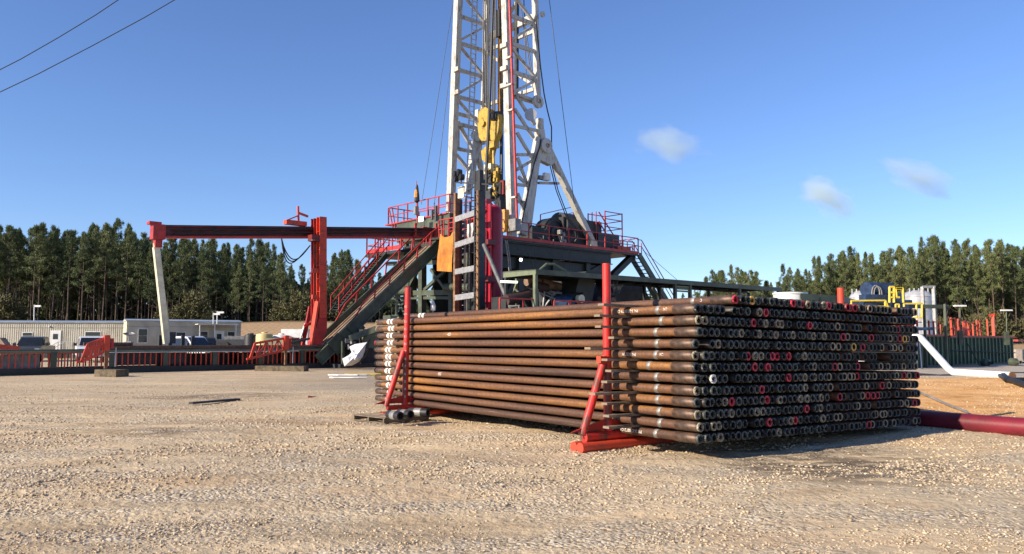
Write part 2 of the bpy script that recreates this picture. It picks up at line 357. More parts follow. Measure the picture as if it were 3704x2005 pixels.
    bu=N.new('ShaderNodeBump');bu.inputs['Strength'].default_value=.9;bu.inputs['Distance'].default_value=.022;L.new(dm.outputs[0],bu.inputs['Height'])
    b2=N.new('ShaderNodeBump');b2.inputs['Strength'].default_value=.8;b2.inputs['Distance'].default_value=.05;L.new(n1,b2.inputs['Height']);L.new(bu.outputs[0],b2.inputs['Normal'])
    L.new(b2.outputs[0],b.inputs['Normal']);return m
obj('ground',npmesh('ground',np.stack([XX.ravel(),YY.ravel(),ZZ.ravel()],1),gf,groundmat(),True),kind='structure',label='tan gravel and clay ground of the drilling pad')
# loose stones
def stones():
    n=130000
    y=4.6*np.exp(rng.random(n)*math.log(30/4.6))
    x=(rng.random(n)-.5)*1.36*y
    cl=np.sin(x*1.1+1.7*np.sin(y*.8))+np.sin(y*1.9+1.1*np.sin(x*.9)+2)+.8*np.sin(x*2.7-y*1.3)
    keep=rng.random(n)<np.clip(.36+.42*cl,.06,1);x,y=x[keep],y[keep];n=len(x)
    size=(.0052+.0125*rng.random(n)**3.6)*np.clip(y/8,.8,1.45)
    ph=(1+5**.5)/2
    iv=np.array([(-1,ph,0),(1,ph,0),(-1,-ph,0),(1,-ph,0),(0,-1,ph),(0,1,ph),(0,-1,-ph),(0,1,-ph),(ph,0,-1),(ph,0,1),(-ph,0,-1),(-ph,0,1)],float);iv/=np.linalg.norm(iv[0])
    fc=np.array([(0,11,5),(0,5,1),(0,1,7),(0,7,10),(0,10,11),(1,5,9),(5,11,4),(11,10,2),(10,7,6),(7,1,8),(3,9,4),(3,4,2),(3,2,6),(3,6,8),(3,8,9),(4,9,5),(2,4,11),(6,2,10),(8,6,7),(9,8,1)])
    a=rng.random(n)*6.28;ca,sa=np.cos(a),np.sin(a)
    v=iv[None]*(1+rng.normal(0,.22,(n,12,1)))
    v=v*np.stack([1+.5*rng.random(n),.8+.3*rng.random(n),.45+.35*rng.random(n)],1)[:,None,:]*size[:,None,None]
    vx=v[...,0]*ca[:,None]-v[...,1]*sa[:,None];vy=v[...,0]*sa[:,None]+v[...,1]*ca[:,None]
    vv=np.stack([vx+x[:,None],vy+y[:,None],v[...,2]+gz(x,y)[:,None]+size[:,None]*.22],-1).reshape(-1,3)
    ff=(fc[None]+np.arange(n)[:,None,None]*12).reshape(-1,3)
    return vv,ff
def stonemat():
    m,t,b=nm('loose_stone');N=t.nodes;L=t.links;b.inputs['Roughness'].default_value=.9
    g=N.new('ShaderNodeNewGeometry');r=N.new('ShaderNodeValToRGB');e=r.color_ramp.elements
    e[0].color=(.30,.22,.14,1);e[1].color=(.59,.49,.345,1);q=e.new(.5);q.color=(.50,.39,.255,1)
    L.new(g.outputs['Random Per Island'],r.inputs[0]);L.new(r.outputs[0],b.inputs['Base Color']);return m
vv,ff=stones();obj('gravel',npmesh('gravel',vv,ff,stonemat()),kind='stuff',label='loose pale gravel stones scattered over the ground',category='gravel')
# ================================================================= PIPE STACK
C0=Vector((2.609,11.10,0));SD=Vector((-5.997,8.25,0)).normalized();ED=Vector((4.865,3.50,0)).normalized()
PL=10.0;PITCH=.165;TJ=.069;TR=.0630;SP=.1385;NC=44;SLOPE=-.094/6.0
def rowz(r,c): return .300+PITCH*(13-r)+SLOPE*c*SP
ang=math.atan2(SD.y,SD.x)-math.pi/2      # local +Y -> SD
JDARK=mat('shaded_joint_end',(.045,.034,.026),(.02,.017,.015),.5,scale=12)  # near-black: shade between the pipe ends put into the colour
def pipe_mesh(n=20,full=True):
    mb=MB();pr=[(.040,.30),(.040,.0),(.062,.0),(TJ,.012),(TJ,.16),(TJ,.40),(.062,.47),(TR,.52),(TR,PL-.55),(.063,PL-.48),(.067,PL-.42),(.067,PL-.10),(.05,PL-.09),(.042,PL)]
    mb.lathe((0,0,0),pr,n,Vector((0,1,0)));o=len(mb.v);mb.f.append(tuple(range(o-n,o)));mb.f.append(tuple(range(0,n))[::-1])
    me=bpy.data.meshes.new('drill_pipe');me.from_pydata(mb.v,[],mb.f);me.materials.append(PIPE);me.materials.append(JDARK)
    for i_ in range(4*n): me.polygons[i_].material_index=1
    me.polygons.foreach_set('use_smooth',[True]*len(me.polygons))
    me.set_sharp_from_angle(angle=math.radians(35));return me
PM=pipe_mesh(28);PM2=pipe_mesh(14)
def sleeve(name,m,r,a,b,n=28):
    mb=MB();mb.lathe((0,0,0),[(r-.004,a),(r,a+.003),(r,b-.003),(r-.004,b)],n,Vector((0,1,0)))
    me=bpy.data.meshes.new(name);me.from_pydata(mb.v,[],mb.f);me.materials.append(m);me.polygons.foreach_set('use_smooth',[True]*len(me.polygons));return me
M_sb=sleeve('steel_band',SBAND,TR+.004,.72,.79)
M_j=sleeve('tool_joint',JOINT,TJ+.0025,.015,.41);M_pj=sleeve('pin_joint',JOINT,.0695,PL-.42,PL-.11)
M_w1=sleeve('white_band',WBAND,TR+.004,PL-.72,PL-.62);M_w2=sleeve('white_band',WBAND,TR+.004,PL-.88,PL-.79)
# lumpy thread protector rings
def protector(seed,m,thick):
    q=random.Random(seed);mb=MB();n=18;rows_=[]
    notch=[q.random()<.22 for _ in range(n)]
    for (ro,h) in ((.067,.004),(.067,-.018),(.052,-.022),(.047,-.004),(.046,.03)):
        for k in range(n):
            t=2*math.pi*k/n;rr=ro
            if ro<.06: rr=ro-thick*(q.random()*.9)-(0 if not notch[k] else -.006)
            else: rr=ro-(0.004*q.random())-(.010 if notch[k] and h<0 else 0)
            mb.v.append((rr*math.cos(t),h-(.006*q.random() if h<0 else 0),rr*math.sin(t)))
    for i in range(4):
        for k in range(n):
            k2=(k+1)%n;mb.f.append((i*n+k,i*n+k2,(i+1)*n+k2,(i+1)*n+k))
    me=bpy.data.meshes.new('thread_protector');me.from_pydata(mb.v,[],mb.f);me.materials.append(m);return me
PV={k:[protector(i*7+hash_,m,.019) for i in range(5)] for hash_,(k,m) in enumerate(PR.items())}
def bore():
    mb=MB();mb.lathe((0,0,0),[(.0455,.006),(.001,.008)],16,Vector((0,1,0)))
    me=bpy.data.meshes.new('pipe_bore');me.from_pydata(mb.v,[],mb.f);me.materials.append(BORE);return me
# colours of the caps along the end face, read row by row
def endpx(r,c):
    p=C0+ED*(c*SP);return CX+F*p.x/p.y
def colof(px):
    return min(range(NC),key=lambda c:abs(endpx(1,c)-px))
special={}
for r,l in {1:[2662,(2727,'yellow'),2860,2912,2990,3055,3085,3097],2:[2768],3:[2731,2927,3250],4:[3043,3144,3251,(3271,'yellow')],5:[3107,(3077,'yellow')],
  6:[2698,2785,2800,2816,2841],7:[2717,2762,3006,3091],8:[2847,3096,3258,3315,(2570,'white')],9:[2736,3175],10:[2646,2771,3032,3125,3142,3160],11:[2897,3300],12:[2762,2863],13:[3126]}.items():
    for e in l:
        px,k=(e,'red') if not isinstance(e,tuple) else e
        special[(r,colof(px))]=k
special[(8,2)]='white';special.pop((8,1),None)
ordn=['nearest']+['second','third','fourth','fifth','sixth','seventh','eighth','ninth','tenth','eleventh','twelfth','thirteenth','fourteenth','fifteenth','sixteenth','seventeenth','eighteenth','nineteenth','twentieth']
def ordw(i):
    if i<20: return ordn[i]
    return {20:'twenty-first',21:'twenty-second',22:'twenty-third',23:'twenty-fourth',24:'twenty-fifth'}[i]
layer=['top','second','third','fourth','fifth','sixth','seventh','eighth','ninth','tenth','eleventh','twelfth','bottom']
word={'dark':'black capped','grey':'grey-green capped','beige':'tan rimmed','red':'red capped','yellow':'yellow capped','white':'white capped'}
FINE=[];stuffv=[];q=random.Random(21)
sidebits=[]
FIRST=6
jpts=[]
for r in range(1,14):
    wob=[0]
    for c in range(NC):
        if r==1 and c<FIRST: continue
        if r==7 and c in(30,31) or r==3 and c in (31,33) or r==11 and c in (32,) or r==2 and c==9: continue
        if r==6 and c in(34,35,36,30) or r==5 and c==1: continue
        dep=q.uniform(-.02,.03)
        if q.random()<.045 and c>0: dep=q.uniform(.12,.35)
        if c==0: dep=q.uniform(-.03,.06)
        if (r,c) in special: dep=q.uniform(-.03,.03)
        k=special.get((r,c)) or q.choices(['dark','grey','beige'],[.50,.32,.18])[0]
        if c==0:k=q.choice(['dark','grey','beige'])
        p=C0+ED*(c*SP+q.uniform(-.004,.004))+SD*dep;p.z=rowz(r,c)+q.uniform(-.003,.003)
        if r==1: p.z+=.004
        if c<=22+ (1 if r==1 else 0):
            lay=layer[r-1]
            if r==1: pos=ordw(c-FIRST)
            else: pos=ordw(c)
            lab=f'{word[k]} drill pipe, {pos} from the near corner in the {lay} layer of the stack'.replace('nearest from','nearest to')
            o=obj('drill_pipe',PM if c<1 or r==1 else PM2,p,label=lab,category='drill pipe',group='drill pipes in the big stack')
            o.rotation_euler=(0,0,ang)
            t=obj('thread_protector',q.choice(PV[k]),(0,0,0),o);t.rotation_euler=(0,q.random()*6,0)
            if c==0 or (r==1 and c==FIRST):
                obj('tool_joint',M_j,(0,0,0),o);obj('pin_joint',M_pj,(0,0,0),o)
                sb_=obj('steel_band',M_sb,(0,q.uniform(-.12,.12),0),o)
                s_=q.uniform(-.08,.06);obj('white_band',M_w1,(0,s_,0),o);obj('white_band',M_w2,(0,s_,0),o)
                jpts.append((r,o))
                pk=q.choice(['beige','dark','red','dark']) if r!=2 else 'beige'
                t=obj('pin_protector',q.choice(PV[pk]),(0,PL-.02,0),o)
                if r==7 or r==10: pass
            elif r==2 or c<6: 
                obj('white_band',M_w1,(0,0,0),o)
        else: stuffv.append((p.copy(),k,q.random()))
# remaining pipes as one heap
def heap():
    pr=[(.040,.22),(.046,.0),(.062,-.012),(TJ,.012),(TJ,.40),(TR,.52),(TR,PL-.55),(.067,PL-.42),(.067,PL-.1),(.04,PL)]
    n=12;base=[]
    for rr,h in pr:
        for k in range(n):
            t=2*math.pi*k/n;base.append((rr*math.cos(t),h,rr*math.sin(t)))
    base=np.array(base);fs=[];m=len(pr)
    for i in range(m-1):
        for k in range(n):
            k2=(k+1)%n;fs.append((i*n+k,i*n+k2,(i+1)*n+k2,(i+1)*n+k))
    fs=np.array(fs);ca,sa=math.cos(ang),math.sin(ang);V_=[];F_=[];MI=[]
    keys=list(PR.keys())
    for j,(p,k,rn) in enumerate(stuffv):
        x=base[:,0]*ca-base[:,1]*sa+p.x;y=base[:,0]*sa+base[:,1]*ca+p.y;z=base[:,2]+p.z
        jit=np.ones(len(base))
        V_.append(np.stack([x,y,z],1));F_.append(fs+j*len(base))
        mi=np.zeros(len(fs),int);mi[:n]=7;mi[n:3*n]=1+keys.index(k);MI.append(mi)
    me=npmesh('drill_pipe_pile',np.concatenate(V_),np.concatenate(F_),PIPE)
    for k in keys: me.materials.append(PR[k])
    me.materials.append(BORE)
    me.polygons.foreach_set('material_index',np.concatenate(MI).astype(np.int32));me.update()
    o=obj('drill_pipe_pile',me,kind='stuff',label='rest of the stacked drill pipes at the far half of the end face',category='drill pipes')
heap()
# stencilled writing on pipes
def textmesh(s,size,name='stencil_writing'):
    cu=bpy.data.curves.new('t','FONT');cu.body=s;cu.size=size;cu.align_x='CENTER';cu.align_y='CENTER'
    o=bpy.data.objects.new('t',cu);COL.objects.link(o);bpy.context.view_layer.update()
    me=bpy.data.meshes.new_from_object(o.evaluated_get(bpy.context.evaluated_depsgraph_get()));bpy.data.objects.remove(o)
    me.name=name;me.materials.clear();me.materials.append(WBAND);return me
def wraptext(s,size,y,theta,flip,o):
    me=textmesh(s,size)
    for v in me.vertices:
        x,h=v.co.x,v.co.y
        if flip:x,h=-x,-h
        a=theta+h/(TR+.001);rr=TR+.002
        # outward normal faces -X local (towards viewer side); u runs towards near end = -Y
        v.co=Vector((-rr*math.cos(a),y-x,rr*math.sin(a)))
    me.update();t=obj('stencil_writing',me,(0,0,0),o)
for r,o in jpts:
    if r==2: wraptext('PN 3-22/0079 C4',.065,1.33,.1,True,o);wraptext('LN',.06,.55,.2,True,o)
    if r==6: wraptext('PN 3-22/W',.065,1.25,.1,True,o);wraptext('LN',.06,.58,.2,True,o)
    if r==13: wraptext('PN 3-22/0072 C4',.065,1.28,.1,True,o)
    if r==1: wraptext('C',.06,.58,.2,True,o)
    if r==4: wraptext('425',.09,6.6,.2,False,o)
    if r==9: wraptext('353',.09,6.9,.3,True,o)
    if r==11: wraptext('22',.08,.30,-.1,False,o)
# spacer boards between layers
bq=random.Random(5)
for side,(t0,nmx) in {'near':(1.30,'near red rack post'),'far':(8.75,'far left rack post')}.items():
    for r in range(2,14):
        zt=lambda e:.300+PITCH*(13-r)+SLOPE*e+PITCH/2
        out=(bq.uniform(.36,.60) if side=='near' else bq.uniform(.03,.10))
        if side=='near' and r in(6,10):out=.8
        tt=t0+bq.uniform(-.10,.12);th_=PITCH-2*TJ-.004
        a=C0+SD*tt-ED*(out+TJ);b=C0+SD*tt+ED*(NC*SP-.1)
        a.z=zt(-out);b.z=zt(NC*SP)
        if side=='near': a2=a+ED*.0
        mb=MB().bar(a,b,.13 if side=='near' else .10,max(th_,.034))
        lay=layer[r-1]
        one(mb,'wooden_board',WOOD,f'grey spacer board beside the {nmx}, under the {lay} layer' if False else f'weathered board lying on the {lay} pipe layer beside the {nmx}','board',group='spacer boards between the pipe layers')
    # thick boards seen end on
# racks ------------------------------------------------------------
def rack(t0,pzf,lab,fat,near):
    base=C0+SD*t0-ED*.22;base.z=0
    rt=thing('pipe_rack_stand',lab,'rack stand',base)
    back=base+ED*(.22+NC*SP+.12)
    r=fat
    top=pzf
    mb=MB().tube(base+UP*.25,base+UP*top+ED*(0.0 if near else .05),r,n=20)
    up=mb.build('upright',POSTRED,rt,smooth=True)
    MB().tube(base+UP*(top+.001),base+UP*(top+.004)+ED*.0,r*.86,n=20).build('top_plate',RUST,up)
    MB().tube(back+UP*.25,back+UP*(2.74 if near else 2.3),r,n=20).build('upright',ORG,rt,smooth=True)
    hz=(P(2180,1290,base.y).z if near else P(1487,1270,base.y).z)
    foot=base-ED*(.52 if near else .46)+UP*.25
    MB().tube(base+UP*hz-ED*r*.6,foot,r*.95,n=18).build('brace',POSTRED,rt,smooth=True)
    MB().tube(back+UP*hz+ED*r*.6,back+ED*.8+UP*.27,r*.95,n=16).build('brace',POSTRED,rt,smooth=True)
    a=base-ED*(.56 if near else .5);b=back+ED*.8
    for dx,z,e0 in ((-.09,.078,-.03),(.075,.078,.05),(-.02,.215,.28)):
        MB().tube(a+SD*dx+UP*z-ED*(.08 if z<.2 else -.0)+ED*e0*.2,b+SD*dx+UP*z,.078 if near else .055,n=18).build('base_pipe',POSTRED if z>.2 else ORG,rt,smooth=True)
    g=MB();pt=base+UP*.30
    g.prism([pt-ED*.75,pt+ED*.6,pt+ED*.45+UP*.06,pt+ED*.08+UP*.16,pt-ED*.08+UP*.16,pt-ED*.6+UP*.04],SD*.03)
    g.build('gusset',RED,rt)
    return rt,base,up
rt,b1,up1=rack(1.62,2.865,'thick red pipe rack stand with slanting brace near the pipe ends',.066,True)
rt2,b2,up2=rack(8.16,2.87,'red pipe rack stand at the far left end of the pipes behind the pallet',.066,False)
# tally numbers on the far left post
for i in range(13):
    z=2.42-i*.165;me=textmesh(str(15-i),.075,'tally_number')
    c=b2+UP*z;d=Vector((-c.x,-c.y,0)).normalized();rd=Vector((-d.y,d.x,0))*1
    rd=Vector((d.y,-d.x,0))*-1
    for v in me.vertices:
        a=v.co.x/.07;n_=d*math.cos(a)+rd*math.sin(a)
        p=c+n_*.0685+UP*v.co.y;v.co=p-WL[rt2.name]
    obj('tally_number',me,(0,0,0),rt2)
# small orange clamp on near post
one(MB().box(b1+UP*P(2165,1300,b1.y).z-ED*.14-SD*.02,.12,.10,.10,ED),'steel_clamp',ORG,'small orange steel clamp on the near red post above its brace','clamp')
# pallet with couplings -------------------------------------------
pc=G(1440,1508);px_=Vector((.93,.37,0)).normalized();py_=Vector((-px_.y,px_.x,0))
pc.z=gzf(pc.x,pc.y)
px_=(G(1590,1512)-G(1390,1530));px_.z=0;px_.normalize();py_=Vector((-px_.y,px_.x,0))
c0=G(1392,1532);c0.z=gzf(c0.x,c0.y)+.01
pal=thing('wooden_pallet','low wooden pallet lying on the gravel under three black pipe couplings','pallet',c0)
Wp=1.18;Dp=1.15
for i in range(3): MB().box(c0+px_*(Wp/2)+py_*(.05+i*(Dp-.1)/2)+UP*.055,Wp,.04,.085,px_).build('stringer',WOOD,pal)
for i in range(7): MB().box(c0+px_*(.05+i*(Wp-.1)/6)+py_*(Dp/2)+UP*.111,.095,Dp,.02,px_).build('deck_board',WOOD,pal)
for i in range(3): MB().box(c0+px_*(.06+i*(Wp-.12)/2)+py_*(Dp/2)+UP*.005,.1,Dp,.016,px_).build('bottom_board',WOOD,pal)
for i,(px,py,lb) in enumerate([(1428,1503,'black pipe coupling with a grey band, leftmost of three on the pallet'),(1465,1498,'black pipe coupling lying between the two others on the pallet'),(1515,1492,'black pipe coupling, rightmost on the pallet beside the red stand')]):
    g=G(px,py,.20);dr=(SD*-1*.55+ED*.75+Vector((.1,-.2,0))).normalized()*-1
    dr=Vector((-.62,.78,0)).normalized()
    if i==2: dr=Vector((-.9,.42,0)).normalized()
    g.z=c0.z+.122+.089
    t=thing('pipe_coupling',lb,'coupling',g,'black couplings on the pallet')
    MB().lathe(g-dr*.22,[(.055,.06),(.058,0),(.084,0),(.088,.02),(.088,.44),(.08,.46),(.05,.46),(.045,.4)],20,dr).build('body',BLK,t,smooth=True)
    MB().lathe(g-dr*.22,[(.0885,.15),(.0905,.16),(.0905,.30),(.0885,.31)],20,dr).build('grey_band',GRY,t,smooth=True)
# ================================================================= generic rails
def rail(pts,h,m,parent,step=1.6,name='handrail',mid=1,r=.022,toe=None,posts=True):
    mb=MB();pts=[Vector(p) for p in pts];q_=m
    for a,b in zip(pts[:-1],pts[1:]):
        L=(b-a).length;n=max(1,round(L/step))
        mb.bar(a+UP*h,b+UP*h,2*r)
        for k in range(mid): 
            hh=h*(k+1)/(mid+1);mb.bar(a+UP*hh,b+UP*hh,1.6*r)
        if toe: mb.bar(a+UP*toe/2,b+UP*toe/2,.02,toe)
        if posts:
            for i in range(n+1):
                c=a+(b-a)*i/n;mb.bar(c,c+UP*(h-r),2.2*r)
    return mb.build(name,m,parent)
def xbrace(mb,a0,a1,b0,b1,w):  # diagonals of a panel
    mb.bar(a0,b1,w);mb.bar(a1,b0,w)
BP=-2.6                      # plane of the catwalk's near face
# ================================================================= CATWALK
cw=thing('pipe_catwalk','long low pipe catwalk with red picket sides and green posts on the left','catwalk',W(3,BP,0))
s0,s1=-9.5,13.4;zt=1.24
MB().box(W((s0+s1)/2,BP+.9,zt),s1-s0,1.7,.07,U).build('deck',DARKD,cw)
MB().box(W((s0+s1)/2,BP+.02,.24),s1-s0,.14,.36,U).build('base_beam',DGRN,cw)
MB().box(W((s0+s1)/2,BP+1.75,.24),s1-s0,.14,.36,U).build('base_beam',DGRN,cw)
MB().box(W((s0+s1)/2,BP-.03,zt-.06),s1-s0,.07,.12,U).build('top_rail',LGRN,cw)
for i in range(10):
    s=s0+.1+i*(s1-s0-.2)/9
    MB().box(W(s,BP-.02,.79),.26,.10,.72,U).build('post',GRN,cw)
for side,b in ((0,BP),(1,BP+1.78)):
    for i in range(9):
        a=s0+.3+i*(s1-s0-.2)/9;b_=a+(s1-s0-.2)/9-.4;mb=MB();n=int((b_-a)/.26)
        for k in range(n+1): mb.box(W(a+k*(b_-a)/n,b,.79),.055,.05,.72,U)
        mb.bar(W(a-.05,b,1.12),W(b_+.05,b,1.12),.05,.06)
        mb.build('picket_panel',ORG if side==0 else DRED,cw)
MB().box(W(.2,BP+.5,.78),3.4,.3,.6,U).build('tool_box',DGRY,cw)
MB().box(W(-6.4,BP+.6,.72),3.1,.5,.62,U).build('tool_box',GRY,cw)
MB().box(W(5.8,BP+.4,.7),2.1,.4,.5,U).build('tool_box',DGRN,cw)
MB().box(W(6.5,BP+1.5,.72),11.5,.12,.62,U).build('dark_backing',DGRY,cw)  # added dark sheet that puts shade inside the catwalk
# pipes lying on the catwalk
PIPEB=PIPE
for i,(b,z,a,c_) in enumerate([(-.05,.0,-2.9,9.6),(.16,.0,-2.6,9.9),(.04,.16,-3.1,-.9)]):
    one(MB().tube(W(a,BP+.05+b,zt+.13+z),W(c_,BP+.05+b,zt+.13+z),.085,n=14),'long_pipe',JOINT,['rusty pipe lying along the front edge of the catwalk deck','rusty pipe lying on the catwalk behind the front edge pipe','short rusty pipe lying on top of two others on the catwalk'][i],'pipe',group='pipes lying on the catwalk')
one(MB().tube(W(-2,BP-.08,zt-.12),W(8,BP-.08,zt-.12),.02,n=6),'conduit',WPLA,'thin pale conduit running along the catwalk front under the pipes','conduit')
# kicker arms -------------------------------------------------------
def kick(px,ytop,lab,blk,ln):
    p=B(px,1300,BP-1.5);p.z=gzf(p.x,p.y)
    t=thing('pipe_kicker_arm',lab,'kicker arm',p,'red truss arms in front of the catwalk')
    top=P(px,ytop,p.y).z
    MB().box(p+UP*(.3+.45),.12,.12,.95,U).build('leg',RUST,t)
    MB().box(p+UP*(1.1+(top-1.1)/2),.24,.26,top-1.1,U).build('post',ORG,t)
    MB().box(p+U*.24+UP*(1.15+(top-1.25)/2)+V*.05,.14,.2,top-1.35,U).build('post_plate',RED,t)
    a1=p-U*.12+UP*(top-.16);a0=p-U*.12+UP*(top-.80)
    e1=p-U*ln+UP*(top-.42);e0=p-U*(ln+.25)+UP*(top-1.22)
    mb=MB();w=.09
    mb.bar(a1,e1,w,.12);mb.bar(a0,e0,w,.12);mb.bar(e1,e0,w,.12);mb.bar(e0,e0-U*.2-UP*.03,w,.1)
    n=5
    for i in range(n+1):
        f=i/n;c=a1.lerp(e1,f);d=a0.lerp(e0,f);mb.bar(c,d,.06)
        if i<n:
            f2=(i+1)/n
            if i%2: mb.bar(c,a0.lerp(e0,f2),.055)
            else: mb.bar(d,a1.lerp(e1,f2),.055)
    mb.build('truss_arm',ORG,t)
    MB().tube(p+U*.42+UP*.35,p+U*.42+UP*1.25,.03,n=8).build('hydraulic_ram',SIL,t)
    c=G(*blk);c.z=gzf(c.x,c.y)
    return t
kick(383,1222,'orange-red truss arm on a post, left one in front of the catwalk',(415,1374),.78)
kick(1033,1222,'orange-red truss arm on a post near the ramp foot',(980,1345),1.75)
def timber(p0,p1,h,dp,lab,m=TIMB):
    a=G(*p0);b=G(*p1);d=(b-a);d.z=0;L=d.length;d.normalize();n=Vector((-d.y,d.x,0))
    c=(a+b)/2+n*dp/2;z=gzf(c.x,c.y);c.z=z+h/2-.03
    t=thing('timber_block',lab,'timber block',(c.x,c.y,z),'timber blocks under the truss arms')
    k=2
    for i in range(k): MB().box(c+n*dp*((i+.5)/k-.5),L-.03*i,dp/k-.015,h,d).build('timber',m,t)
timber((340,1372),(418,1374),.34,.7,'square stack of old timbers under the left truss arm post')
timber((921,1351),(1098,1353),.30,.55,'long low grey timber under the truss arm by the ramp foot')
# ================================================================= RAMP (V-door)
rp=thing('pipe_ramp','steep green pipe ramp with red handrails rising to the rig floor','ramp',W(11,BP,0))
rb0,rb1=BP-.1,BP+2.0
bt=B(1166,1323,rb0);tp=B(1588,880,rb0)
def rampline(b,f,off=0):
    a=bt+V*(b-rb0);c=tp+V*(b-rb0);p=a.lerp(c,f);n=(c-a).normalized().cross(V).normalized()
    if n.z<0:n=-n
    return p+n*off
MB().bar(rampline(rb0,0,.42),rampline(rb0,1,-.08),.12,.62).build('side_beam',GRN,rp)
MB().bar(rampline(rb0-.03,.0,.75),rampline(rb0-.03,1,.26),.20,.05).build('beam_flange',LGRN,rp)
MB().bar(rampline(rb0-.03,.0,.09),rampline(rb0-.03,1,-.42),.20,.05).build('beam_flange',LGRN,rp)
MB().bar(rampline(rb1,0,.42),rampline(rb1,1,-.08),.12,.62).build('side_beam',GRN,rp)
m_=(rb0+rb1)/2
MB().bar(rampline(m_,0.03,.36),rampline(m_,1,-.12),rb1-rb0-.2,.05).build('deck',DECK,rp)
mb=MB()
for k in(.3,.75,1.3,1.7): mb.bar(rampline(rb0+k,.05,.41),rampline(rb0+k,1,-.07),.04,.04)
mb.build('skid_rail',RUST,rp)
MB().box(rampline(rb0-.13,.13,.30),.9,.04,1.0,(tp-bt).normalized(),V,(tp-bt).normalized().cross(V)).build('splice_plate',GRN,rp)
MB().box(rampline(rb0-.10,.27,.22),.9,.04,1.0,(tp-bt).normalized(),V,(tp-bt).normalized().cross(V)).build('splice_plate',GRN,rp)
for b in (rb0,rb1):
    mb=MB();pts=[rampline(b,f,.0)+UP*1.25 for f in (.27,.32,.92)];pts[0]=rampline(b,.27,.5)
    pts+= [W(0,b,0)*0+rampline(b,1.02,0)+UP*1.15+U*.1,rampline(b,1.02,0)+UP*1.15+U*1.5]
    for a,c in zip(pts[:-1],pts[1:]): mb.bar(a,c,.075)
    for f in (.42,.55,.68,.80,.93): mb.bar(rampline(b,f,.2),rampline(b,f,0)+UP*1.22,.075)
    for k in (0,.5,1.0,1.4): 
        c=rampline(b,1.02,0)+U*(.1+k);mb.bar(c,c+UP*1.15,.06)
    mb.build('handrail',RED,rp)
# ================================================================= RAISED TROUGH BEAM
tr=thing('overhead_pipe_trough','long dark red horizontal trough beam reaching across to the rig floor','beam',W(1,BP,0))
def tb(px,py,b=BP+.9): return B(px,py,b)
L0=tb(560,839);L1=tb(1585,845)
MB().ibeam(L0,L1,.42,.62,.06).build('main_beam',DRED,tr)
MB().bar(L0+UP*.33,L1+UP*.33,.50,.03).build('top_channel',BLK,tr)
MB().bar(L0-UP*.29-V*.02,L1-UP*.29-V*.02,.5,.10).build('bottom_flange',RED,tr)
for k in (-.05,.16): MB().tube(L0-V*.26+U*.9+UP*k,L1-V*.26-U*1.5+UP*k,.055,n=8).build('hydraulic_line',BLK,tr)
MB().box(L0+U*.15+UP*.0,.62,.55,.78,U).build('end_head',RED,tr)
MB().box(L0-U*.05+UP*.44,.6,.5,.14,U).build('end_cap',RED,tr)
p=tb(1068,815);MB().box(p+UP*.12,1.3,.4,.26,U).build('carriage',ORG,tr)
MB().bar(p+U*.2+UP*.2,p+U*.15+UP*1.15,.10).bar(p+U*.2+UP*.75,p+U*.8+UP*.6,.12).bar(p-U*.5+UP*.25,p+U*.2+UP*.6,.07).build('latch_lever',ORG,tr)
for px in (1495,1570):
    p=tb(px,835);MB().box(p-V*.25,.14,.1,.95,U).box(p-V*.27-UP*.42,.4,.12,.12,U).build('bracket',RED,tr)
# support column
clm=thing('column_support','tall orange-red column frame holding up the trough beam over the catwalk','column',B(1150,1255,BP+.5))
def cb(px,py,b=BP+.2): return B(px,py,b)
ca,cz=cb(1163,1150),cb(1163,786)
MB().ibeam(ca,cz,.46,.42,.05,up=V).build('front_column',ORG,clm)
mb=MB();
for y in (840,905,960,1010,1055,1100,1140): 
    p=cb(1163,y);mb.box(p-V*.02,.43,.4,.03,U)
mb.build('stiffener',RED,clm)
ca2,cz2=cb(1129,1190,BP+1.2),cb(1131,792,BP+1.2)
MB().ibeam(cb(1139,1190,BP+.7),cb(1139,792,BP+.7),.34,.34,.04,up=V).build('rear_column',RED,clm)
for y in (980,1075): MB().box(cb(1146,y,BP+.15),.62,.12,.26,U).build('cross_plate',ORG,clm)
MB().bar(cb(1163,1152),cb(1133,1256),.5,.08,up=V).bar(cb(1148,1090),cb(1122,1256),.12,.4,up=V).build('foot_brace',ORG,clm)
MB().prism([cb(1150,1150),cb(1178,1150),cb(1178,1195),cb(1155,1256),cb(1112,1256),cb(1130,1215)],V*.32).build('flared_foot',RED,clm)
MB().bar(cb(1122,1110,BP+1.3),cb(1095,1252,BP+1.3),.14,.2).build('rear_leg',RED,clm)
MB().bar(cb(1100,1180,BP+.6),cb(1140,1165,BP+.6),.1,.16).build('cross_plate',RED,clm)
MB().tube(cb(1040,1245,BP-.3),cb(1120,1225,BP-.3),.07,n=10).build('hydraulic_ram',DGRY,clm)
mb=MB()
for k in range(3): mb.tube(cb(1138+3*k,1170,BP+.55),cb(1138+3*k,885,BP+.55),.03,n=6)
mb.build('hydraulic_line',RUST,clm)
MB().box(cb(1135,862,BP+.1),.5,.5,.35,U).lathe(cb(1135,868,BP+.0),[(.18,-.1),(.3,-.1),(.3,.0),(.18,.0)],14).build('roller',DRED,clm)
mb=MB()
for k in range(3):
    a=cb(1018,862,BP+.1);c=cb(1122,888,BP+.1);pts=[]
    for i in range(13):
        f=i/12;p=a.lerp(c,f);p=p-UP*(1.05+.12*k)*math.sin(math.pi*f**(.8))-U*.12*k*math.sin(math.pi*f);pts.append(p)
    mb.path(pts,.035,6)
one(mb,'hose_bundle',BLK,'sagging loop of black hydraulic hoses beside the orange column','hoses')
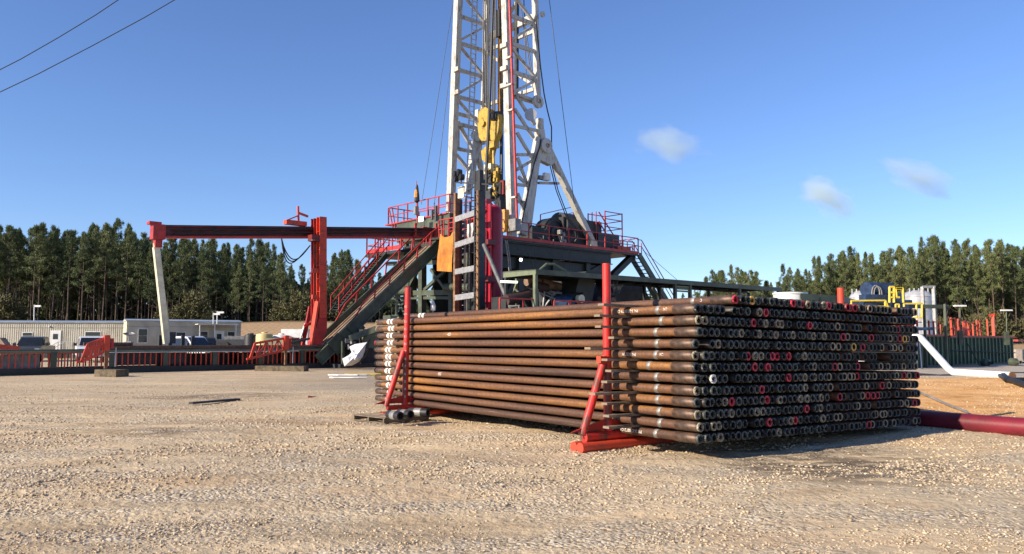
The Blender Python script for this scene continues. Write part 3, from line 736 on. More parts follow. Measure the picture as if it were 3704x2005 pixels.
# cream raking leg
cl=thing('raking_leg','pale cream telescopic leg leaning under the left end of the trough beam','leg',B(600,1250,BP+.9))
a,b=tb(563,880),tb(603,1243);mid=a.lerp(b,.04)
MB().bar(mid,a.lerp(b,1),.30,.28,up=V).build('lower_leg',CREAM,cl)
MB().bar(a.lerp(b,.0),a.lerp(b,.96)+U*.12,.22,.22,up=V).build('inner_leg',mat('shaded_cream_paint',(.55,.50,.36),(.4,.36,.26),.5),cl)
MB().box(a+UP*.02+U*.1,.35,.4,.5,U).build('top_hinge',RED,cl);MB().box(b+U*.25-UP*.0+UP*.3,.3,.3,.6,U).build('foot_bracket',DGRY,cl)
# ================================================================= SUBSTRUCTURE
FZ=8.4;FB0=-6.3;FB1=2.6;FS0=18.6;FS1=34.2
sub=thing('rig_substructure','dark green steel substructure carrying the high rig floor with red edge','substructure',W(24,-2,0))
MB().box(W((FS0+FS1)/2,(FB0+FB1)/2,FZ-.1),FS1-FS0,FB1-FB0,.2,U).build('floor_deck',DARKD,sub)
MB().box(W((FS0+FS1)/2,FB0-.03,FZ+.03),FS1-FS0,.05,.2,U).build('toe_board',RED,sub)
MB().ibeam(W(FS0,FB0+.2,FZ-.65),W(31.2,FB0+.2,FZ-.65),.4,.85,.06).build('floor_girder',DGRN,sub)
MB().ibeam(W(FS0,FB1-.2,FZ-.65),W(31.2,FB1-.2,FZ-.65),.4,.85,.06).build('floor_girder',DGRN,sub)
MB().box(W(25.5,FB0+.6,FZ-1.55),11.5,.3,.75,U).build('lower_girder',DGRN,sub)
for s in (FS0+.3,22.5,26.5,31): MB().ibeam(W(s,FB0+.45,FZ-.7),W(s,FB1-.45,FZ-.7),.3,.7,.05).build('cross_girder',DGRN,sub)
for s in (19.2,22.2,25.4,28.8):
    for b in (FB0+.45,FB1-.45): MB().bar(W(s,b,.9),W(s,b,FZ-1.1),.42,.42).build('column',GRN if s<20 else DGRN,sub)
mb=MB()
for (a,b) in ((19.2,22.2),(22.2,25.4),(25.4,28.8)):
    MB().bar(W(a,FB0+.45,2.0),W(b,FB0+.45,FZ-2.0),.26).build('side_diagonal',DGRN,sub);MB().bar(W(b,FB1-.45,2.0),W(a,FB1-.45,FZ-2.0),.26).build('side_diagonal',DGRN,sub)
None
mb=MB();mb.bar(W(28.8,FB0+.45,FZ-1.9),W(31.0,FB0+.45,FZ-.9),.3)
mb.bar(B(2288,925,FB0+.6),B(2212,1000,FB0+.6),.5,.4).build('floor_strut',DGRN,sub)
# front truss towers (face s=19)
mb=MB();gr=[];S_=18.9
cols_=[1440,1478,1528,1635,1692]
for px,y0,y1,w_ in ((1440,985,1150,.25),(1480,950,1175,.33),(1528,945,1150,.42),(1692,870,1150,.35),(1635,975,1150,.35)):
    a=S(px,y0,S_);c=S(px,y1,S_);c.z=.8;MB().bar(a,c,w_,w_,up=U).build('column',GRN,sub)
mb=MB()
for a,b in (((1535,1050),(1618,975)),((1560,975),(1618,1055)),((1455,1090),(1485,1050)),((1440,985),(1478,1050)),((1480,1040),(1520,960)),((1620,975),(1690,1055)),((1430,1075),(1475,1145)),((1475,1075),(1432,1145))):
    mb.bar(S(*a,S_),S(*b,S_),.2,.2,up=U)
mb.build('lattice_brace',GRN,sub)
mb=MB();mb.bar(S(1410,1062,S_),S(1700,1058,S_),.4,.35);mb.bar(S(1415,1078,S_),S(1640,1078,S_),.2,.2)
mb.bar(S(1400,955,S_),S(1700,945,S_),.25,.3)
mb.build('spreader_beam',GRN,sub)
for p0,p1 in (((1405,1055),(1478,1052)),((1610,1040),(1700,1040))): MB().tube(S(*p0,S_-.5),S(*p1,S_-.5),.26,n=14).build('pin_sleeve',GRN,sub)
MB().box(S(1438,1150,S_)+UP*.0,2.0,1.2,.35,V).build('skid_shoe',GRN,sub)
MB().box(W(21,-1.5,.5),5.6,9.6,.8,U).build('base_skid',DGRN,sub)
MB().box(W(28,-2,.5),6,8.6,.8,U).build('base_skid',DGRN,sub)
# wind walls and dark machinery below the floor, plus an added shade wall
MB().box(W(24.6,1.2,4.6),8.6,.15,5.4,U).build('wind_and_shade_wall',DGRN,sub)
MB().box(W(22.0,-2.6,5.4),.15,3.0,3.6,U).build('wind_and_shade_wall',DGRN,sub)
MB().box(W(25.6,-1.2,4.4),6.4,.15,5.2,U).build('wind_and_shade_wall',DGRN,sub)  # added wall: closes off the sky so the underfloor looks dark
# handrails on the floor
rail([W(FS0+.2,FB0,FZ),W(FS1,FB0,FZ)],1.15,RED,sub,2.0,toe=None,r=.03)
rail([W(FS1,FB0,FZ),W(FS1,FB0+3,FZ)],1.15,RED,sub,1.5,r=.03)
rail([W(FS0+6,FB1,FZ),W(FS1,FB1,FZ),W(FS1,FB1-4,FZ)],1.15,RED,sub,2.0,r=.03)
rail([W(FS0,FB0,FZ),W(FS0,BP-.3,FZ)],1.15,RED,sub,1.3,r=.03)
rail([W(FS0,BP+2.3,FZ),W(FS0,FB1,FZ)],1.15,RED,sub,1.3,r=.03)
# raised rails by the drawworks
for a,b in (((2150,795),(2198,803)),):
    pass
cg=thing('red_access_cage','tall red railing cage and steps at the right end of the rig floor','railing',W(32.6,FB0+1.2,FZ))
mb=MB();z1=FZ+1.6
for s in (31.4,33.4):
    for b in (FB0+.9,FB0+2.6): mb.bar(W(s,b,FZ),W(s,b,FZ+3.1),.07)
for z in (FZ+3.05,FZ+2.5,FZ+1.9):
    mb.bar(W(31.4,FB0+.9,z),W(33.4,FB0+.9,z),.06);mb.bar(W(31.4,FB0+2.6,z),W(33.4,FB0+2.6,z),.06);mb.bar(W(33.4,FB0+.9,z),W(33.4,FB0+2.6,z),.06)
mb.build('cage_frame',RED,cg)
mb=MB();mb.bar(W(30.6,FB0+.8,FZ+2.9),W(33.2,FB0+.8,FZ+.4),.07);mb.bar(W(30.6,FB0+.8,FZ+2.2),W(32.4,FB0+.8,FZ+.3),.07);mb.bar(W(30.3,FB0+.8,FZ+2.9),W(30.3,FB0+.8,FZ+.2),.06);mb.bar(W(30.3,FB0+1.2,FZ+2.9),W(30.3,FB0+1.2,FZ+.2),.06)
mb.build('step_rail',RED,cg)
MB().box(W(31.6,FB0+1.6,FZ+.7),2.4,1.8,1.3,U).build('machine_housing',DGRY,cg)
one(MB().box(B(2258,905,FB0+.25),1.5,.06,.5,U),'hazard_board',ORG,'small bright orange panel on the rails at the right floor end','panel')
rail([W(31.6,FB0+.3,FZ),W(34.1,FB0+.3,FZ)],.85,ORG,sub,.9,r=.025)
# right stair
st=thing('floor_stair','dark green stair with red handrails going down from the right end of the rig floor','stair',W(38,FB0,0))
a=B(2312,932,FB0);b_=W(39.6,FB0,1.2)
a=W(34.3,FB0,FZ-.1);b_=W(34.3+5.9,FB0,2.4)
for o in (0,.9):
    MB().bar(a+V*o,b_+V*o,.12,.42).build('stringer',GRN if o==0 else DGRN,st)
mb=MB()
for i in range(1,22):
    c=a.lerp(b_,i/22)+V*.45;mb.box(c,.26,.8,.04,U)
mb.build('treads',DGRN,st)
for o in (0,.9):
    mb=MB();pp=[a+V*o+UP*1.15-U*.2,a+V*o+UP*1.15+U*.3,b_+V*o+UP*1.25]
    for x,y in zip(pp[:-1],pp[1:]): mb.bar(x,y,.055);mb.bar(x-UP*.5,y-UP*.5,.045)
    for f in (.05,.5,.95): 
        c=a.lerp(b_,f)+V*o;mb.bar(c,c+UP*1.2,.05)
    mb.build('handrail',RED,st)
one(MB().tube(B(2325,905,FB0-.2),B(2448,1012,FB0-.2),.018,n=5),'guy_wire',DGRY,'thin cable sloping beside the right floor stair','cable')
# left stair (behind the ramp)
ls=thing('left_stair','green stair with red handrails climbing to the driller side platform behind the ramp','stair',W(14,4,0))
bq_=3.2
a=B(1405,915,bq_);b_=B(1262,1085,bq_);b_=a+(b_-a)*1.25
for o in (0,1.0): MB().bar(a+V*o,b_+V*o,.1,.35).build('stringer',GRN,ls)
mb=MB()
for i in range(1,24): mb.box(a.lerp(b_,i/24)+V*.5,.3,.9,.04,U)
mb.build('treads',DGRN,ls)
for o in (-.05,1.05):
    mb=MB();
    for h in (1.15,.6): mb.bar(a+V*o+UP*h,b_+V*o+UP*h,.06)
    for f in (0,.25,.5,.75,1): c=a.lerp(b_,f)+V*o;mb.bar(c,c+UP*1.15,.06)
    mb.build('handrail',RED,ls)
# left platform/tank with rails
lp=thing('driller_side_platform','dark green tank with red railings on top to the left of the mast','platform',S(1500,840,20))
def LPt(px,py,s=20.5): return S(px,py,s)
a=LPt(1405,832);b_=LPt(1625,835)
c=(a+b_)/2;wd=(a-b_).length
MB().box(c+U*1.4+V*-.6+UP*.05,2.8,wd-1.2,1.5,U).build('tank_body',GRN,lp)
MB().box(c+U*1.4+V*.3+UP*.84,3.0,wd+.1,.09,U).build('red_edge',RED,lp)
hb=wd/2
z0=c.z+.88
q0=c.copy();q0.z=z0
rail([q0+V*hb+U*2.9,q0+V*hb,q0-V*hb,q0-V*hb+U*2.9,q0+V*hb+U*2.9],1.3,RED,lp,1.4,r=.035)
MB().bar(q0+V*(hb-.1)-UP*.0+UP*1.2,q0+V*(hb-1.0)-UP*1.3,.07).bar(q0+V*(hb-.5)+UP*1.2,q0+V*(hb-1.3)-UP*1.3,.07).build('gate_bar',RED,lp)
MB().box(c+U*1.0-V*.3-UP*1.6,1.6,3.2,1.3,U).build('lower_housing',DGRN,lp)
mb=MB()
cz0=c.copy();cz0.z=FZ-1.0
for k in (-.5,.5): mb.bar(cz0+V*(hb*k*1.6)+U*1.2+UP*2,cz0+V*(hb*k*1.6)+U*1.2-UP*6.2,.3)
mb.build('support_leg',GRN,lp)
rail([W(17.6,1.3,FZ-.3),W(17.6,5.8,FZ-.3),W(20.5,5.8,FZ-.3)],1.2,RED,lp,1.0,r=.035,toe=.3)
MB().box(W(19,3.6,FZ-.45),2.9,4.6,.2,U).build('walkway',DGRN,lp)
MB().tube(S(1577,800,20),S(1577,745,20),.12,n=10).tube(S(1563,760,20),S(1563,795,20),.1,n=8).build('vent_pipe',DGRY,lp)
MB().box(S(1505,762,19.8),.3,.25,.6,U).build('junction_box',GRY,lp)
lampo=MB().box(S(1522,793,19.7),.12,.42,.34,U).build('flood_light',LAMP,lp)
fl=thing('flag','furled black and gold flag on a thin red pole above the left platform','flag',S(1508,810,19.9))
MB().tube(S(1508,815,19.9),S(1506,655,19.9),.035,n=6).build('pole',RED,fl)
mb=MB();a=S(1508,735,19.9);b_=S(1506,665,19.9)
mb.lathe(a,[(.05,0),(.2,.15),(.17,.6),(.13,.9),(.09,1.25),(.02,1.4)],9);mb.build('cloth_black',BLK,fl)
mb=MB();mb.lathe(a+U*-.06,[(.1,.35),(.17,.42),(.15,.75),(.1,.95),(.06,1.0)],7);mb.build('cloth_gold',OTAN,fl)
# ================================================================= MAST
ms=thing('drilling_mast','tall white lattice drilling mast standing on the rig floor','mast',W(22.5,-2.5,FZ))
def FLp(z): f=(z-9.8)/17;return W(21.5,.85-.85*f,z)
def FRp(z): f=(z-9.8)/16;return W(21.5,-5.85+.6*f,z)
def RLp(z): f=(z-9.8)/17;return W(24.3,.85-.85*f,z)
def RRp(z): f=(z-9.8)/16;return W(24.3,-5.75+.5*f,z)
ZT=34
MB().bar(FLp(FZ),FLp(ZT),.50,.46,up=U).build('leg',WHT,ms)
MB().bar(FRp(FZ),FRp(ZT),.50,.46,up=U).build('leg',WHT,ms)
MB().bar(RLp(16.5),RLp(ZT),.34,.34,up=U).build('leg',WHT,ms)
MB().bar(RRp(18.2),RRp(ZT),.34,.34,up=U).build('leg',WHT,ms)
def lace(F_,R_,name,zs,w=.17,rev=False):
    mb=MB()
    for i,(a,b) in enumerate(zip(zs[:-1],zs[1:])):
        mb.bar(F_(a),R_(a),.18,.26)
        if (i%2)^rev: mb.bar(F_(a),R_(b),w)
        else: mb.bar(R_(a),F_(b),w)
    return mb.build(name,WHT,ms)
zsR=[18.3,20.0,22.0,24.0,26.2,28.4,30.6,32.8]
lace(FRp,RRp,'side_lattice',zsR,rev=True);lace(FLp,RLp,'side_lattice',[17.6]+[19.6,21.6,23.6,25.6,27.6,29.6,31.6,33.4])
lace(RLp,RRp,'rear_lattice',[19.4,23.6,27.8,31.6],.2)
MB().bar(RLp(24.6),RRp(24.6),.3,.5).build('rear_girt',WHT,ms)
# lower side lattice between the front legs and A-frame
def pl(px,py,b): return B(px,py,b)
bR=-5.7;bL=.8
mb=MB()
for a,b in (((1858,455),(1952,475)),((1870,480),(1925,575)),((1860,620),(1925,580)),((1870,560),(1935,560)),((1875,640),(1905,665)),((1872,570),(1905,665)),((1870,668),(1905,672)),((1872,700),(1895,760)),((1868,728),(1905,735)),((1862,395),(1930,500)),((1850,335),(1935,365)),((1866,345),(1935,452))):
    mb.bar(pl(*a,bR),pl(*b,bR),.16,.2)
mb.build('side_lattice',WHT,ms)
mb=MB()
for a,b in (((1655,412),(1735,432)),((1652,538),(1745,558)),((1655,440),(1712,545)),((1650,560),(1715,640)),((1690,650),(1720,655)),((1655,440),(1655,540))):
    mb.bar(pl(*a,bL),pl(*b,bL),.2,.24)
mb.build('side_lattice',WHT,ms)
# A-frame legs
for b,sfx in ((bR,0),(bL,1)):
    if sfx==0:
        MB().bar(pl(1950,470,b),pl(1955,505,b),.55,.5).build('knee_block',WHT,ms)
        k=pl(1960,520,b)
        MB().bar(pl(1952,430,b),pl(1955,520,b),.36,.42,up=U).build('knee_link',WHT,ms)
        MB().bar(pl(1950,500,b),pl(1888,850,b),.56,.50,up=V).build('front_strut',WHT,ms)
        MB().bar(pl(1985,545,b-.02),pl(2150,895,b-.02),.40,.42,up=V).build('rear_strut',WHT,ms)
        MB().prism([pl(1948,505,b),pl(1985,540,b),pl(2003,585,b),pl(1988,600,b),pl(1950,582,b),pl(1940,560,b)],V*.45).build('knee_gusset',WHT,ms)
        MB().prism([pl(1948,500,b),pl(1960,490,b),pl(1955,560,b),pl(1920,830,b),pl(1905,850,b)],V*.12).build('strut_web',WHT,ms)
        MB().bar(pl(1948,662,b-.1),pl(2020,664,b-.1),.22,.16).build('platform_beam',WHT,ms)
        MB().box(pl(2140,885,b),.7,.5,.5,U).build('strut_shoe',CREAM,ms)
        for (x,y,r_) in ((1946,368,.46),(1976,528,.52)):
            p=pl(x,y,b-.35);sh=MB().lathe(p,[(.02,-.12),(r_,-.1),(r_*.86,0),(r_,.1),(.02,.12)],22,V).build('sheave',WHT,ms,smooth=True)
            MB().lathe(p-V*.14,[(.12,-.06),(.16,0),(.12,.04)],12,V).build('hub',GRY,sh)
        p=pl(1920,415,b-.3);MB().lathe(p,[(.02,-.1),(.42,-.1),(.42,.1),(.02,.1)],16,(V+U*.8)).build('sheave',SIL,ms,smooth=True)
        MB().lathe(pl(1995,65,b-.2)-U*.9,[(.02,-.08),(.2,-.08),(.2,.08),(.02,.08)],12,V).build('sheave',WHT,ms)
        MB().box(pl(1900,790,b),.35,.3,1.6,U,az=UP).build('strut_foot',WHT,ms)
    else:
        MB().bar(pl(1730,470,b),pl(1690,700,b),.50,.46,up=V).build('front_strut',WHT,ms)
        MB().bar(pl(1733,400,b),pl(1728,560,b),.36,.5,up=U).build('knee_link',WHT,ms)
        MB().bar(pl(1728,560,b),pl(1800,880,b),.3,.4,up=V).build('rear_strut',WHT,ms)
        MB().lathe(pl(1722,492,b-.3),[(.02,-.1),(.42,-.1),(.36,0),(.42,.1),(.02,.1)],16,V).build('sheave',WHT,ms)
# ladder inside the left legs
mb=MB();Ld=lambda z,o:W(22.6+.45*o,.62-.04*(z-9.8)-.25,z)
for o in (0,1): mb.bar(Ld(10,o),Ld(ZT,o),.075)
z=10
while z<ZT: mb.bar(Ld(z,0),Ld(z,1),.045);z+=.36
mb.build('ladder',SIL,ms)
# dark pipework and cables up the mast
def line(px0,y0,px1,y1,s,r,name,m,parent,n=6):
    return MB().tube(S(px0,y0,s),S(px1,y1,s),r,n=n).build(name,m,parent)
a=S(1870,0,24.2);b_=S(1868,340,24.2);a=b_+(a-b_)*1.3
MB().bar(a,b_,.22).build('guide_beam',DGRY,ms)
mb=MB()
for x0,y0,x1,y1 in ((1880,0,1930,330),(1895,0,1905,345),(1900,100,1935,320),(1862,60,1862,350)): mb.tube(S(x0,y0,24.2),S(x1,y1,24.2),.035,n=5)
mb.build('service_cable',BLK,ms)
mb=MB();a=S(1843,0,21.2);b_=S(1870,790,21.2);mb.path([a+(a-b_)*.35,a,b_],.095,10);mb.build('standpipe',RED,ms,smooth=True)
mb=MB()
for y in (210,308,400,715): 
    p=S(1843+27*y/790-8,y,21.2);mb.box(p,.3,.55,.12,U)
mb.build('pipe_clamp',WHT,ms)
mb=MB()
for px,ys in ((1652,(252,335)),(1824,(165,248,310))):
    for y in ys: MB().box(S(px,y,21.25),.25,.6,.30,U).build('splice_lug',WHT,ms)
MB().box(S(1862,815,20.9),.5,.66,.78,U).build('control_panel',GRY,ms)
MB().prism([S(1808,838,20.9),S(1838,798,20.9),S(1846,798,20.9),S(1842,838,20.9)],U*.6).build('sloping_guard',GRY,ms)
# guard (orange) and dark guide rail
a=S(1807,0,23.2);b_=S(1806,410,23.2)
tdr=thing('torque_guide','long yellow and black guide rail hanging inside the mast beside the travelling block','guide rail',S(1806,800,23.2))
MB().bar(a+(a-b_)*.35,b_,.24,.12,up=U).build('yellow_guard',OTAN,tdr)
MB().bar(a+(a-b_)*.35-V*.22+U*.1,S(1812,800,23.3)-V*.0,.17).build('black_rail',BLK,tdr)
mb=MB()
for k in (-.07,0,.07): mb.bar(a+(a-b_)*.35+V*k-U*.08,b_+V*k-U*.08,.02)
mb.build('guard_slots',DGRY,tdr)
MB().box(S(1805,85,23.0),.25,.34,2.0,U).build('clamp_sleeve',BLK,tdr)
# drilling line
dl=thing('drilling_line','bundle of dark wire lines running down to the yellow travelling block','wire lines',S(1765,395,22.6))
for x0,x1 in ((1750,1746),(1757,1750),(1763,1757),(1768,1763),(1784,1781),(1789,1786),(1794,1790)):
    a=S(x0,0,22.8);b_=S(x1,400,22.6);MB().tube(a+(a-b_)*.4,b_,.042,n=5).build('wire',BLK,dl)
MB().tube(S(1752,0,23.0)+UP*6,S(1747,340,23.0),.06,n=6).build('wire',GRY,dl)
# kelly hose
mb=MB();a=S(1783,0,21.7)
mb.path([a+UP*6,a,S(1775,260,21.7),S(1768,450,21.7),S(1760,600,21.7),S(1759,690,21.8)],.105,8)
one(mb,'kelly_hose',BLK,'thick black hose hanging down in front of the yellow block','hose',smooth=True)
# travelling block
blk=thing('travelling_block','yellow travelling block hanging in the mast','travelling block',S(1775,515,22.5))
q5=lambda x,y:S(x,y,22.5)
MB().prism([q5(1740,425),q5(1745,405),q5(1754,394),q5(1766,391),q5(1777,396),q5(1785,412),q5(1784,450),q5(1778,490),q5(1771,512),q5(1752,512),q5(1744,500),q5(1739,460)],U*.6).build('left_cheek',YEL,blk)
MB().prism([q5(1786,420),q5(1808,412),q5(1814,440),q5(1810,480),q5(1797,512),q5(1783,508),q5(1780,470)],U*.45).build('right_cheek',YEL,blk)
for i in range(5): MB().lathe(q5(1789+i*4.6,424),[(.02,-.03),(.42,-.03),(.42,.03),(.02,.03)],16,V).build('sheave',DGRY,blk)
MB().lathe(q5(1762,450)-U*.46,[(.02,-.03),(.22,-.03),(.22,.03),(.02,.03)],14,U).build('pin_cap',YEL,blk)
MB().box(q5(1787,524),.5,.55,.5,U).build('hook_neck',YEL,blk)
# top drive
td=thing('top_drive','yellow and black top drive hanging below the travelling block','top drive',S(1785,850,22.6))
q6=lambda x,y:S(x,y,22.6)
MB().prism([q6(1752,548),q6(1772,530),q6(1785,534),q6(1777,575),q6(1768,592),q6(1755,580)],U*.6).build('bail_hook',YEL,td)
for a,b in (((1784,535),(1787,630)),((1763,590),(1762,700)),((1800,600),(1806,740))): MB().tube(q6(*a),q6(*b),.10,n=8).build('bail',YEL,td)
MB().box(q6(1776,615),.7,.75,.75,U).build('motor_cover',CREAM,td)
MB().box(q6(1778,648),.8,.8,.7,U).build('black_cover',BLK,td)
MB().box(q6(1803,640),.5,.45,1.2,U).build('gear_case',YEL,td)
MB().box(q6(1803,690),.4,.35,.9,U).build('pipe_handler',YEL,td)
MB().box(q6(1775,706),.9,1.0,.75,U).build('iron_frame',DGRY,td)
MB().box(q6(1777,686),.8,.9,.12,U).build('pale_plate',CREAM,td)
MB().tube(q6(1806,900),q6(1806,680),.09,n=8).tube(q6(1815,870),q6(1815,560),.1,n=8).build('quill',DGRY,td)
MB().box(q6(1812,720),.6,.6,2.2,U).build('elevator_links',BLK,td)
MB().box(q6(1822,680),.4,.4,1.0,U).build('red_cylinder',DRED,td)
rj=random.Random(4);mb=MB()
for i in range(26):
    x=rj.uniform(1765,1822);y=rj.uniform(600,760);p=q6(x,y)-U*rj.uniform(.3,.6)
    d=Vector((rj.uniform(-.2,.2),rj.uniform(-.2,.2),rj.uniform(-.5,.5)));MB().path([p,p+d*.6+U*-.1,p+d],rj.uniform(.02,.045),6).build('hose',BLK,td)
mb=MB()
for i in range(9):
    x=rj.uniform(1785,1815);y=rj.uniform(620,730);p=q6(x,y)-U*.5
    mb.box(p,.18,rj.uniform(.1,.3),rj.uniform(.1,.4),U)
mb.build('yellow_clamps',YEL,td)
one(MB().box(S(1822,800,20.6),.4,.62,1.45,U),'yellow_cabinet',OTAN,'orange-yellow cabinet standing on the rig floor beside the crimson separator','cabinet')
# cables from sheave / guy wires
def wire(pts,r,lab,name='guy_wire',m=DGRY,sag=0,cat='cable'):
    mb=MB();mb.path(pts,r,5);one(mb,name,m,lab,cat)
def ext(a,b,k): return a+(a-b)*k
a=B(1640,0,7);b_=B(1524,740,7);wire([ext(a,b_,.3),a,b_],.022,'thin guy wire left of the mast, outermost of two')
a=B(1634,200,5.5);b_=B(1571,737,5.5);wire([B(1640,150,5.0),b_],.024,'thin guy wire close to the left mast leg with a hook at its end')
mb=MB();h=b_
for i in range(7):
    p=h-UP*i*.25-V*-.02*i;mb.path([p+V*.06,p+UP*.1,p-V*.06,p-UP*.12,p+V*.06],.025,5)
mb.path([h-UP*1.6,B(1545,800,5.5)],.03,5);one(mb,'chain_hook',DGRY,'chain and hook hanging at the end of the left guy wire','chain')
a=B(1987,0,-6.5);b_=B(2077,737,-6.5);wire([ext(a,b_,.3),a,b_],.022,'thin guy wire on the right of the mast reaching down to the floor rails')
b0=-6.0
mb=MB();mb.path([B(1938,60,b0),B(1955,240,b0),B(1968,340,b0),B(1980,400,b0),B(1995,460,b0),B(1995,520,b0),B(1988,535,b0)],.045,7)
one(mb,'black_cable',BLK,'thick black cable curving round the sheave at the right knee of the mast','cable')
mb=MB();mb.path([B(1957,505,b0),B(1953,530,b0),B(1930,600,b0),B(1905,720,b0),B(1887,805,b0)],.045,7)
one(mb,'black_cable',BLK,'black cable running down the white front strut to the floor','cable')
for k,(x0,x1) in enumerate(((1990,2085),(1997,2092))):
    mb=MB();mb.path([B(x0,600,b0),B(x0+22,690,b0),B(x0+60,790,b0),B(x1,835,b0)],.04,6)
    one(mb,'black_cable',BLK,['left of two black cables sagging under the right A-frame strut','right of two black cables sagging under the right A-frame strut'][k],'cable',group='cables under the strut')
fx=thing('light_fixture','small white light box on the beam between the right A-frame struts','light',pl(1980,650,bR-.2))
MB().box(pl(1965,645,bR-.2),1.0,.35,.25,U).build('bracket',GRY,fx);MB().box(pl(1977,640,bR-.4),.55,.25,.5,U).build('lamp_box',WPLA,fx)
# ================================================================= FLOOR MACHINERY
dw=thing('drawworks','black and dark green drawworks with drums on the rig floor','drawworks',W(27,-4,FZ))
q7=lambda x,y:B(x,y,-4.6)
MB().lathe(q7(1990,848),[(.02,-.5),(1.15,-.5),(1.15,.5),(.02,.5)],28,V).build('brake_drum',DGRN,dw,smooth=True)
MB().lathe(q7(1990,848)-V*.52,[(.3,-.12),(.5,-.1),(.5,0)],18,V).lathe(q7(1990,848)-V*.55,[(.9,-.03),(1.0,-.03),(1.0,.02),(.9,.02)],24,V).build('drum_hub',DGRY,dw)
MB().box(q7(2080,845),4.1,1.6,1.9,U).build('housing',BLK,dw)
MB().lathe(q7(2050,822)-U*.9,[(.02,0),(1.0,0),(1.0,2.2),(.02,2.2)],22,U).build('motor',DGRY,dw,smooth=True)
MB().box(q7(1930,860),1.6,1.4,1.3,U).build('gearbox',DGRN,dw)
MB().bar(q7(1905,835),q7(1970,815),.3).bar(q7(1910,870),q7(1990,822),.14).build('cover_arm',DGRN,dw)
mb=MB()
for i in range(22):
    x=rj.uniform(1905,2105);p=B(x,rj.uniform(835,878),-5.7);q8=p+Vector((rj.uniform(-.5,.5),0,rj.uniform(-.5,.5)));MB().path([p,(p+q8)/2+UP*rj.uniform(-.2,.3),q8],rj.uniform(.025,.06),6).build('hose',DGRY,dw)
mb=MB()
for x,y in ((2025,840),(2030,865),(2035,850),(2028,880),(2040,875)): mb.box(B(x,y,-5.6),.22,.3,.3,U)
mb.build('valve_block',GRY,dw)
mb=MB()
for k in range(3): mb.path([q7(2030+8*k,820),q7(2035+8*k,803),q7(2050+8*k,800),q7(2062+6*k,815)],.05,6)
mb.build('top_hoses',DGRY,dw)
rail([B(1955,820,-3.0),B(2075,790,-3.0)],.9,RED,sub,3,r=.028)
# hanging lines below the floor
for i,(x0,y0,x1,y1) in enumerate(((1828,870,1842,985),(1834,870,1848,985),(1895,885,1930,975),(1930,870,1938,972),(2060,890,2060,980),(2030,895,2040,975),(2008,860,1990,915),(1845,860,1878,910))):
    mb=MB();a=B(x0,y0,-6.6);b_=B(x1,y1,-6.6);mb.path([a,a.lerp(b_,.5)+U*.05,b_],.04 if i<2 else .022,5)
    one(mb,'hanging_line',GRY if i<2 else DGRY,f'{["pale","pale second","dark","dark second","dark third","dark fourth","short dark","short curved"][i]} line hanging from the rig floor edge above the canopy','line',group='lines hanging from the floor edge')
one(MB().lathe(S(1884,940,21)-V*0,[(.02,-.05),(.10,-.05),(.10,.05),(.02,.05)],12,U),'work_lamp',LAMP,'round lit work lamp in the dark under the rig floor','lamp')
# ================================================================= LADDER TOWER + SEPARATOR
lt=thing('escape_ladder_tower','tall rusty steel frame tower with grey cross bars and an inner ladder before the mast','tower',W(13.3,-10,0))
TWS=13.3
def T(px,py,s=TWS): return S(px,py,s)
def vpost(px,y0,w_,d_,m,name,s=TWS,px1=None):
    a=T(px,y0,s);c=T(px1 or px,1120,s);c.z=0.1;a2=a.copy();c.x,c.y=a.x,a.y
    return MB().bar(a,c,d_,w_,up=V).build(name,m,lt)
vpost(1652,700,.16,.3,RUST,'front_post');vpost(1658,720,.1,.5,DGRY,'post_web',s=13.5)
vpost(1732,690,.16,.2,RUST,'front_post',s=12.95);vpost(1743,650,.17,.36,DGRY,'main_post',s=13.15)
vpost(1719,622,.07,.09,BLK,'cable_post',s=12.9);MB().box(T(1733,655,13.0),.25,.42,1.1,U).build('post_head',BLK,lt)
for x,y in ((1646,1),): pass
for y0,y1 in ((795,768),(888,862),(984,969),(1078,1066)):
    MB().bar(T(1648,y0,13.1),T(1727,y1,13.1),.12,.30).build('cross_bar',GALV,lt)
mb=MB()
a=T(1666,715,13.9);c=a.copy();c.z=.3
for o in (0,1): mb.bar(a-V*.42*o,c-V*.42*o,.05)
z=.5
while z<a.z: mb.bar(Vector((a.x,a.y,z)),Vector((a.x,a.y,z))-V*.42,.035);z+=.35
mb.build('inner_ladder',GALV,lt)
mb=MB();
for px in (1658,1700): vpost(px,730,.06,.08,DGRY,'rear_post',s=14.4)
MB().bar(T(1648,660,13),T(1770,668,13),.07).bar(T(1690,690,13),T(1735,665,13),.06).build('lamp_bracket',BLK,lt)
MB().box(T(1726,640,13),.25,.4,.6,U).build('head_box',BLK,lt)
mb=MB();
for k in range(60):
    pass
a=T(1724,690,12.85);pts=[]
for i in range(260):
    z_=a.z-i*.036
    if z_<.4:break
    pts.append(Vector((a.x,a.y,z_))+V*.12*math.sin(i*.55)-U*.03+U*.05*math.cos(i*.55))
MB().path(pts,.018,4).build('coiled_cable',BLK,lt)
sb_=thing('sign_box','cream box sign fixed near the top of the ladder tower','sign',T(1668,715,12.9))
MB().box(T(1668,698,12.9),.06,.5,.56,U).build('panel',CREAM,sb_);MB().box(T(1668,678,12.9),.2,.45,.06,U).build('hood',GALV,sb_)
lc=thing('floodlight_cluster','cluster of black round floodlights on top of the ladder tower','floodlights',T(1668,660,13.2))
for i,(x,y) in enumerate(((1658,632),(1672,625),(1680,642),(1660,648))):
    h_=MB().lathe(T(x,y,13.2),[(.05,0),(.17,.04),(.2,.28),(.0,.28)],12,-U*.8+V*.3).build('lamp_head',BLK,lc)
MB().tube(T(1668,665,13.2),T(1668,630,13.2),.06,n=6).build('stem',BLK,lc)
